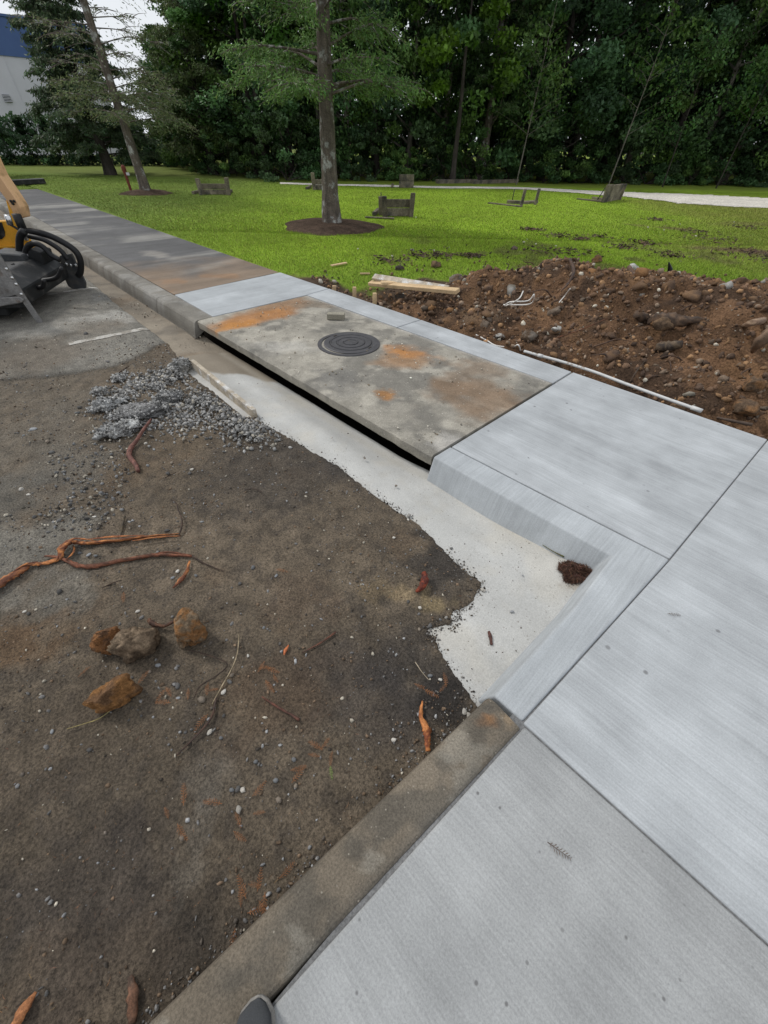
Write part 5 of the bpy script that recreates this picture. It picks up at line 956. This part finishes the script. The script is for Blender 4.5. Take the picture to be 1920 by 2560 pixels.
# feathery cypress sprigs
def sprigvf(seed, n=9, L_=.055, w_=.012):
    rg = np.random.default_rng(seed); V = []; F = []; bend = rg.normal() * .3
    ax = [np.array([L_ * t, bend * L_ * t * t, .003 + .004 * sin(pi * t)]) for t in np.linspace(0, 1, n)]
    v, f = tubevf(ax, np.linspace(.0011, .0005, n), 4, False); V += v; F += f
    for i in range(1, n):
        for sgn in (-1, 1):
            l = w_ * sin(pi * (i / n) ** .7) * rg.uniform(.75, 1.1) + .002; a = ax[i]; d = np.array([.55, sgn * .83, rg.normal() * .25]); d /= np.linalg.norm(d); s_ = np.array([.8, -sgn * .5, 0]) * .0010; k = len(V)
            V += [a - s_, a + d * l * .5 - s_ * 1.1, a + d * l, a + d * l * .5 + s_ * 1.1]; F.append([k, k + 1, k + 2, k + 3])
    return np.array(V), F
SP = {}
for nm, cc in (('orange', (0.24, 0.105, 0.045)), ('brown', (0.115, 0.085, 0.065)), ('green', (0.17, 0.25, 0.06))):
    for i in range(3):
        v, f = sprigvf(i); SP[nm, i] = mesh('sprig', v, f, MAT['root'], np.tile(np.array(cc), (len(v), 1)))
def sprig(px, py, nm, ang, s, label, z=None, group=None):
    p_ = O(px, py, .003) if z is None else gp(px, py, z); tag(inst('cypress_sprig', SP[nm, int(px) % 3], p_, (rg.normal() * .1, 0, ang), s), label, 'sprig', group)
sprig(826, 1915, 'green', -1.4, .75, 'small fresh green sprig on the dark dirt near the kerb')
sprig(1368, 2105, 'brown', -.6, 1.25, 'dry brown sprig on the nearest sidewalk panel', .142)
sprig(1668, 1535, 'brown', -.15, 1.0, 'thin dry sprig on the right sidewalk panel', .142)
for px, py in [(330, 1700), (345, 1715), (400, 1725), (415, 1745), (430, 1770), (530, 1700), (545, 1710), (475, 1745), (660, 1660), (680, 1670), (690, 1690), (650, 1680), (670, 1700), (195, 1700), (425, 2040), (440, 2070), (465, 2020), (590, 2080), (605, 2065), (560, 2010), (800, 1890), (790, 1880), (815, 1885), (830, 1865), (620, 2250), (640, 2230), (600, 2270), (650, 2210), (625, 2290), (580, 2320), (670, 2230), (700, 2190), (655, 2260), (1095, 1735), (1100, 1715), (1050, 1725), (1035, 1720), (720, 1930), (640, 2000), (660, 2030), (300, 1480), (690, 1430), (520, 1780), (735, 1955)]:
    sprig(px + rg.normal() * 6, py + rg.normal() * 6, 'orange', rg.random() * 6.28, rg.uniform(.7, 1.2), 'dry orange cypress sprig shed on the dirt lot', None, 'dry cypress sprigs on the dirt')
# needle mulch washed into the gutter corner
c0 = gp(1450, 1432, 0); n = 2600; a = rg.random(n) * 6.28; rr = np.sqrt(rg.random(n)) * (.62 + .8 * fbm(np.cos(a) * 1.3 + 9, np.sin(a) * 1.3 + 4, .6, 3, 190)); x = c0[0] + (rr * np.cos(a) * .125 + rr * np.sin(a) * .02); y = c0[1] + rr * np.sin(a) * .080 - rr * np.cos(a) * .02; z = .0 + .040 * (1 - rr ** 2).clip(.05) * rg.random(n) * (.4 + fbm(x, y, .04, 2, 191))
V, F = leaves(np.stack([x, y, z], 1), np.stack([rg.normal(size=n), rg.normal(size=n), rg.normal(size=n) * .3], 1), .034, .10, rg, .7); me = mesh('mulch_pile', V, F, MAT['root'], leafcols(n, (0.085, 0.042, 0.028), rg, .4)); tag(link(bpy.data.objects.new('mulch_pile', me)), 'small dark pile of needle mulch in the gutter corner', 'mulch pile')
# stray fine fibres on the gutter and on the dirt
n = 900; u = rg.uniform(.12, 2.6, n); v = rg.uniform(.76, 1.68, n); g = polydist(u, v, LOT); ok = (g < -.01) & ((v > 1.2) | (u < .5)) & (rg.random(n) < np.where(u < .8, .9, .12)); u, v = u[ok], v[ok]; n = len(u)
zz = -0.004 - 0.028 * sm(1.25, 1.72, v) * sm(0.1, 0.9, u) - .035 * sm(1.5, 1.74, v) * sm(1.25, 1.7, u) + .0015
V, F = leaves(np.stack([(v - u) * S, (u + v) * S, zz], 1), np.stack([rg.normal(size=n), rg.normal(size=n), np.zeros(n)], 1), .010, .14, rg, 1.0); o = obj('needles', V, F, MAT['root'], col=leafcols(n, (0.12, 0.08, 0.055), rg, .3)); tag(o, 'short dry needles strewn over the fresh gutter', 'needles', kind='stuff')
n = 2600; u = rg.uniform(.13, 3.2, n); v = 1.25 - 2.6 * rg.random(n); g = fbm(u, v, .3, 4, 180); ok = (polydist(u, v, LOT) > .02) & (rg.random(n) < sm(.45, .7, g)); u, v = u[ok], v[ok]; n = len(u)
V, F = leaves(np.stack([(v - u) * S, (u + v) * S, lot_z(u, v) + .002], 1), np.stack([rg.normal(size=n), rg.normal(size=n), rg.normal(size=n) * .15], 1), .018, .10, rg, .9); o = obj('needles', V, F, MAT['root'], col=leafcols(n, (0.16, 0.085, 0.045), rg, .45)); tag(o, 'fine dry needles and fibres strewn over the dirt lot', 'needles', kind='stuff')

# ================================================================== THINGS ON THE LAWN
def plate_box(parent, name, p0, p1, h, th, mat, z0=0.0, b=.01):
    """upright board between two ground points"""
    h *= .74; z0 *= .74; p0 = np.array(p0, float); p1 = np.array(p1, float); d = p1 - p0; d /= np.linalg.norm(d[:2]); n = np.array([-d[1], d[0], 0])
    return prism(name, [p0 + (0, 0, z0), p1 + (0, 0, z0), p1 + (0, 0, z0 + h), p0 + (0, 0, z0 + h)], n, th, mat, parent, b)
def post(parent, p, h, wd, mat, lean=(0, 0), name='post'):
    h *= .74; wd *= .85
    p = np.array(p, float); v, f = boxvf((-wd / 2, -wd / 2, -.05), (wd / 2, wd / 2, h)); v = [(p[0] + a + lean[0] * max(c_, 0) / h, p[1] + b + lean[1] * max(c_, 0) / h, p[2] + c_) for a, b, c_ in v]
    return bev(obj(name, v, f, mat, parent), .008)
GW = MAT['grey_wood']
def planter(pxl, pxr, py, hb, hp, nb, label, posts=(1, 1), depth=.9, back=True, rail=True):
    a = gp(pxl, py, .1); b = gp(pxr, py, .1); e = empty('timber_planter', (0, 0, 0)); d = b - a; L_ = np.linalg.norm(d); d /= L_; n = np.array([-d[1], d[0], 0])
    for i in range(nb): plate_box(e, 'board', a + n * (.012 * (i % 2)), b + n * (.012 * (i % 2)), hb / nb - .012, .05, GW, i * hb / nb)
    if posts[0]: post(e, a - n * .05, hp[0], .15, GW, (-.03, 0))
    if posts[1]: post(e, b - n * .05, hp[1], .15, GW, (.03, 0))
    if rail: plate_box(e, 'sill', a + n * .06 - d * .25, a + n * depth, .12, .10, GW); plate_box(e, 'sill', b + n * .06, b + n * depth + d * .1, .12, .10, GW)
    return tag(e, label, 'planter')
planter(505, 572, 487, .42, (.60, .64), 2, 'broken timber planter side between the thin cypress and the mulched tree')
planter(786, 826, 475, .45, (.72, .6), 2, 'timber planter half hidden behind the mulched tree trunk')
planter(998, 1034, 470, .62, (.62, .62), 2, 'low timber planter side right of the mulched tree at the gravel path', (0, 0))
e = planter(962, 1026, 541, .52, (.60, .70), 2, 'weathered timber planter remnant nearest the mulched tree on the lawn')
a = gp(952, 538, .1); post(e, a, .56, .12, GW, (-.02, 0)); rod('bolt', [a + (0, 0, .38), a + (0, 0, .50)], .012, GW, parent=e); plate_box(e, 'board', gp(912, 545, .1), gp(985, 548, .1), .04, .10, GW)
# two upright posts with fallen rails
e = empty('timber_planter'); tag(e, 'planter remnant with two upright posts and fallen rails', 'planter')
post(e, gp(1302, 517, .1), .62, .10, GW, (.03, 0)); post(e, gp(1337, 513, .1), .60, .10, GW, (.03, 0)); plate_box(e, 'sill', gp(1266, 510, .1), gp(1300, 512, .1), .14, .16, GW); plate_box(e, 'sill', gp(1312, 512, .1), gp(1345, 510, .1), .12, .2, GW); plate_box(e, 'sill', gp(1218, 510, .1), gp(1302, 519, .1), .06, .12, GW); rod('iron_rod', [gp(1279, 508, .1), gp(1279, 508, .1) + (.01, 0, .38)], .015, MAT['black'], parent=e)
# upright panel at the right
e = empty('timber_planter'); tag(e, 'upright dark timber planter side standing before the gravel path', 'planter')
a, b = gp(1508, 507, .1), gp(1548, 500, .1); d = (b - a) / np.linalg.norm(b - a)
plate_box(e, 'board', a, a + (b - a) * .32, .68, .09, GW); plate_box(e, 'board', a + (b - a) * .34, a + (b - a) * .97, .66, .06, GW); post(e, b, .66, .10, GW, (.05, 0)); plate_box(e, 'sill', gp(1440, 500, .1), gp(1505, 506, .1), .07, .14, GW); plate_box(e, 'sill', gp(1478, 498, .1), gp(1506, 502, .1), .10, .12, GW); rod('iron_rod', [gp(1492, 502, .1), gp(1492, 502, .1) + (.2, .1, .38)], .016, MAT['black'], parent=e)
# timbers at the wood's edge
for i, (a, b, lab) in enumerate([((1092, 459), (1190, 458), 'left one of the long dark timbers lying by the wood'), ((1180, 461), (1290, 457), 'right one of the long dark timbers lying by the wood')]):
    plank(gp(*a, .1) + (0, 0, .07), gp(*b, .1) + (0, 0, .07), .3, .16, lab, 'grey_wood', 0, 'timber', 'timber')
plank(gp(-60, 466, .1) + (0, 0, .06), gp(114, 460, .1) + (0, 0, .10), .45, .14, 'long black timber lying on the grass past the pavement end', 'black', 0, 'timber', 'timber')
# red post
a = gp(328, 478, .1); e = empty('marker_post', a); e.scale = (.9, .9, .62); tag(e, 'short rusty red post on the lawn beside the thin cypress', 'post'); v, f = boxvf((-.04, -.04, -.05), (.04, .04, .78)); bev(obj('post', v, f, MAT['rust'], e), .01)
rod('cap', [(0, 0, .72), (0, 0, .95), (0, 0, 1.08), (0, 0, 1.16)], [.05, .085, .08, .03], MAT['rust'], parent=e, sides=12); v, f = boxvf((.09, -.11, .72), (.20, -.07, .84)); obj('tag', v, f, MAT['white_wall'], e)
# stray bits on the lawn
rg = np.random.default_rng(91)
for px, py in [(895, 622), (1310, 560 + 45), (1340, 610), (1700, 560), (1660, 575), (1620, 568), (1835, 555), (1085, 626), (980, 640), (1390, 615), (1040, 543), (1740, 590)]:
    q = gp(px, py, .13); tag(inst('pebble', PEB[6], q, (0, 0, px), rg.uniform(.018, .03)), 'small white stone showing in the lawn grass', 'pebble', 'white stones in the lawn')
n = 1500; C = np.array([[*gp(a, b, .1)[:2], r_] for a, b, r_ in [(1390, 590, .45), (1330, 575, .25), (1370, 628, .4), (1440, 632, .5), (1500, 595, .25), (1100, 640, .35), (1050, 642, .3), (1180, 640, .2), (1640, 550, .3), (1740, 580, .5), (1780, 600, .6), (1850, 630, .7), (1900, 645, .7), (1620, 610, .4), (1560, 620, .4), (1680, 640, .4), (1860, 570, .4), (970, 655, .3), (1450, 600, .2)]]); k = rg.integers(len(C), size=n)
x = C[k, 0] + rg.normal(size=n) * C[k, 2] * .55; y = C[k, 1] + rg.normal(size=n) * C[k, 2] * .45; V, F = leaves(np.stack([x, y, lawn_z(x, y) + .02 + .03 * rg.random(n)], 1), np.stack([rg.normal(size=n), rg.normal(size=n) * .6, rg.normal(size=n) * .25], 1), .085, .3, rg, .8)
o = obj('bark_litter', V, F, MAT['root'], col=leafcols(n, (0.075, 0.048, 0.032), rg, .5)); tag(o, 'dark torn bark and turf scraps strewn over the lawn by the heap', 'litter', kind='stuff')

# ================================================================== BUILDING
BL, BR = dp(0, 40, 43.0), dp(213, 69, 46.35); ax = BR - BL; ax[2] = 0; ax /= np.linalg.norm(ax); bn = np.array([ax[1], -ax[0], 0]); zt0 = BL[2]
def bl(px, py):                          # wall point: distance along the wall from its right corner, height
    q = pl(px, py, BR, bn); return float((q - BR) @ ax), float(q[2])
zb = bl(0, 138)[1]; e = empty('warehouse', (BR[0], BR[1], 0), math.atan2(ax[1], ax[0])); tag(e, 'white warehouse with a blue top band behind the hedge', 'building')
X0 = -38.0
def wbox(name, a, b, mat): v, f = boxvf(a, b); return obj(name, v, f, mat, e)
wbox('wall', (X0, 0, -.8), (0, 20, zb), MAT['white_wall']); wbox('parapet', (X0 - .05, -.06, zb), (.05, 20.05, zt0), MAT['blue']); wbox('coping', (X0 - .1, -.12, zt0), (.1, 20.1, zt0 + .12), MAT['blue'])
for i in range(17): wbox('seam', (X0 + 2.2 * i + 1.1, -.03, -.8), (X0 + 2.2 * i + 1.14, 0.01, zb - .002), MAT['white_wall'])
(vx0, vz1), (vx1, vz0) = bl(4, 236), bl(31, 256)
lv = wbox('louvre', (vx0, -.05, vz0), (vx1, .01, vz1), MAT['dark'])
for i in range(5):
    zz = vz0 + (vz1 - vz0) * (i + .2) / 5; v, f = boxvf((vx0, -.12, zz), (vx1, -.045, zz + (vz1 - vz0) * .09)); obj('slat', v, f, MAT['white_wall'], lv)
(a0_, a1_), (b0_, b1_) = bl(74, 100), bl(108, 126); wbox('sign_panel', (a0_, -.10, b1_), (b0_, -.065, a1_), MAT['dark'])

# ================================================================== SKID STEER WITH PLANER
sk = empty('skid_steer', (-5.3, 5.7, 0)); sk.location = (0, 0, 0); tag(sk, 'yellow skid steer with a black planer attachment at the left border', 'skid steer')
A0 = np.array([-4.15, 4.82, 0.03]); E1 = np.array([-.197, .980, 0]); E2 = np.array([-.980, -.197, 0])
def L3(a, b, z): return A0 + E1 * a + E2 * b + np.array([0, 0, z])
def onp(a, pts): return [pl(px, py, A0 + E1 * a, E1) for px, py in pts]
far = prism('skid_plate', onp(1.44, [(148, 640), (178, 634), (196, 672), (214, 708), (214, 720), (205, 727), (186, 725), (170, 716), (158, 690)]), E1, .045, MAT['greyplate'], sk, .006)
for px, py in ((167, 660), (178, 663), (190, 663)): q = pl(px, py, A0 + E1 * 1.43, E1); rod('bolt', [q, q - E1 * .02], .02, MAT['chrome'], parent=far, sides=8)
near = prism('side_plate', onp(0.0, [(-60, 560), (-8, 628), (30, 690), (62, 742), (106, 806), (105, 815), (95, 812), (56, 756), (40, 738), (-60, 760)]), E1, .03, MAT['steel'], sk, .006)
for px, py in ((18, 672), (32, 694), (42, 710), (55, 735)): q = pl(px, py, A0, E1); rod('bolt', [q, q - E1 * .02], .016, MAT['chrome'], parent=near, sides=8)
prism('skid_shoe', onp(-.02, [(-60, 748), (48, 742), (60, 750), (55, 757), (-60, 778)]), E1, .06, MAT['steel'], sk, .008)
def pz(name, prof, a0, a1, mat, b=.012): return prism(name, [L3(a0, b_, z_) for b_, z_ in prof], E1, a1 - a0, mat, sk, b)
pz('drum_housing', [(.12, .14), (.10, .30), (.30, .44), (.75, .44), (1.05, .40), (1.05, .14)], .05, 1.42, MAT['black'])
pz('drum_skirt', [(.34, .05), (.32, .20), (.95, .20), (.95, .05)], .10, 1.38, MAT['black'])
pz('hose_guard', [(.20, .34), (.16, .50), (.30, .54), (.40, .38)], 1.10, 1.40, MAT['black'])
rod('drum', [L3(.12, .62, .19), L3(1.36, .62, .19)], .15, MAT['black'], parent=sk, sides=20)
mo = pz('motor_box', [(.34, .36), (.34, .50), (.66, .53), (.66, .38)], .98, 1.30, MAT['greyplate'])
q0 = L3(1.10, .336, .40); v_ = [q0, q0 + E1 * .09, q0 + E1 * .09 + (0, 0, .09), q0 + (0, 0, .09)]; prism('label_plate', v_, -E2, .003, MAT['white_wall'], mo); v_ = [q_ + E1 * .11 for q_ in v_]; prism('label_plate', v_, -E2, .003, MAT['steel'], mo)
pz('coupler_frame', [(1.05, .15), (1.05, .55), (1.15, .58), (1.2, .15)], .05, 1.42, MAT['black'])
# lift arm on the far side with its foot plate
YA = 6.35
def ony(y, pts): return [dp(px, py, y) for px, py in pts]
arm = prism('lift_arm', ony(YA - .05, [(-160, 250), (-90, 250), (0, 440), (40, 498), (52, 518), (58, 545), (38, 548), (15, 500), (-30, 440)]), (0, 1, 0), .16, MAT['tan'], sk, .012)
prism('arm_edge', ony(YA - .06, [(14, 500), (38, 545), (66, 600), (58, 607), (30, 560)]), (0, 1, 0), .05, MAT['yellow'], sk, .005)
foot = prism('arm_foot', ony(YA + .02, [(-80, 556), (18, 551), (45, 560), (62, 590), (92, 640), (-80, 648)]), (0, 1, 0), .08, MAT['yellow'], sk, .01)
prism('foot_hole', ony(YA + .012, [(-30, 556), (4, 556), (12, 580), (12, 590), (4, 598), (-30, 600)]), (0, 1, 0), .006, MAT['black'], foot)
prism('foot_rib', ony(YA - .02, [(-80, 618), (48, 614), (48, 618), (-80, 624)]), (0, 1, 0), .03, MAT['yellow'], foot)
for px, py in ((28, 503), (36, 503), (33, 509)): q = dp(px, py, YA - .055); rod('arm_bolt', [q, q - (0, .012, 0)], .016, MAT['black'], parent=arm, sides=8)
cy = ony(YA - .15, [(40, 535), (58, 575), (66, 600)]); rod('cylinder', [cy[0], cy[1]], .05, MAT['black'], parent=sk, sides=12); rod('piston_rod', [cy[1], cy[2]], .03, MAT['chrome'], parent=sk, sides=12)
fq = ony(YA - .25, [(18, 538), (26, 562)]); rod('hydraulic_fitting', fq, .035, MAT['chrome'], parent=sk, sides=10)
for pts, r_, yy in [([(60, 578), (51, 590), (49, 612), (51, 640), (60, 668)], .042, 5.9), ([(58, 580), (85, 580), (130, 592), (180, 620), (199, 645), (202, 675), (196, 690)], .040, 6.15), ([(62, 645), (67, 620), (84, 609), (106, 616), (128, 638), (150, 650)], .032, 5.85), ([(30, 660), (60, 690), (100, 700), (140, 695), (156, 670)], .025, 5.5), ([(40, 690), (75, 715), (105, 718), (110, 700)], .025, 5.3), ([(70, 590), (110, 600), (150, 625), (170, 650)], .03, 6.0), ([(26, 562), (40, 570), (54, 580)], .014, 6.1)]:
    rod('hose', [dp(a, b, yy) for a, b in pts], r_, MAT['rubber'], parent=sk, sides=8, n=6)
# machine behind the coupler
def mb(name, b0, b1, a0, a1, z0, z1, mat, b=.03):
    v, f = boxvf((a0, b0, z0), (a1, b1, z1)); return bev(obj(name, [L3(*q) for q in v], f, mat, sk), b, 2)
mb('chassis', 1.35, 3.6, .22, 1.22, .25, .95, MAT['black']); mb('engine_cover', 2.9, 3.9, .2, 1.25, .6, 1.5, MAT['yellow']); cab = mb('cab', 1.5, 2.9, .28, 1.18, .95, 2.05, MAT['black'])
v, f = boxvf((.34, 1.485, 1.05), (1.12, 1.497, 1.95)); obj('window', [L3(*q) for q in v], f, MAT['glass'], cab)
v, f = boxvf((-.10, 1.3, 1.0), (.06, 3.7, 1.2)); mb('lift_arm', 1.3, 3.7, -.12, .04, 1.15, 1.35, MAT['tan'], .015); mb('arm_foot', 1.12, 1.45, -.1, .04, .3, 1.3, MAT['yellow'], .015)
for a_ in (-.08, 1.25):
    for b_ in (1.75, 3.05):
        c_ = L3(a_, b_, .38); w_ = rod('wheel', [c_, c_ + E1 * .28], .40, MAT['rubber'], parent=sk, sides=28); rod('rim', [c_ - E1 * .01, c_ + E1 * .29], .2, MAT['yellow'], parent=w_, sides=20)

# ================================================================== SHOE AT THE BOTTOM EDGE
tip = gp(650, 2487, .16); hd = gp(610, 2760, .16) - tip; hd[2] = 0; hd /= np.linalg.norm(hd); sd_ = np.array([-hd[1], hd[0], 0]); e = empty('shoe'); tag(e, 'dark grey shoe with a pale sole standing on the old kerb', 'shoe')
def loft(secs, n=24):
    V = []; F = []
    for t, hw, z0, z1, off in secs:
        c_ = tip + hd * t + sd_ * off
        for i in range(n):
            a = 2 * pi * i / n; ca_, sa_ = cos(a), sin(a); V.append(c_ + sd_ * hw * np.sign(ca_) * abs(ca_) ** .8 + np.array([0, 0, (z0 + z1) / 2 + (z1 - z0) / 2 * np.sign(sa_) * abs(sa_) ** .8 - .16 + .0]))
    m_ = len(secs)
    for j in range(m_ - 1):
        for i in range(n): F.append([j * n + i, j * n + (i + 1) % n, (j + 1) * n + (i + 1) % n, (j + 1) * n + i])
    F += [list(range(n)), [(m_ - 1) * n + i for i in range(n)][::-1]]; return V, F
obj('sole', *loft([(0, .006, .145, .160, 0), (.006, .022, .142, .165, 0), (.025, .041, .141, .167, 0), (.06, .051, .140, .168, 0), (.11, .053, .140, .168, 0), (.17, .044, .140, .170, 0), (.24, .040, .140, .172, 0), (.285, .030, .141, .172, 0), (.295, .008, .145, .168, 0)]), MAT['sole'], e, smooth=True)
up = obj('upper', *loft([(.004, .004, .160, .172, 0), (.010, .018, .158, .185, 0), (.028, .037, .158, .200, 0), (.06, .047, .158, .212, 0), (.11, .049, .158, .226, 0), (.17, .041, .158, .250, 0), (.22, .038, .158, .262, 0), (.275, .030, .158, .250, 0), (.29, .010, .160, .235, 0)]), MAT['shoe'], e, smooth=True)
for i in range(4):
    t = .115 + i * .022; c_ = tip + hd * t; rod('lace', [c_ - sd_ * .022 + (0, 0, .070 + i * .008), c_ + (0, 0, .076 + i * .008), c_ + sd_ * .022 + (0, 0, .070 + i * .008)], .003, MAT['sole'], parent=up, sides=6)
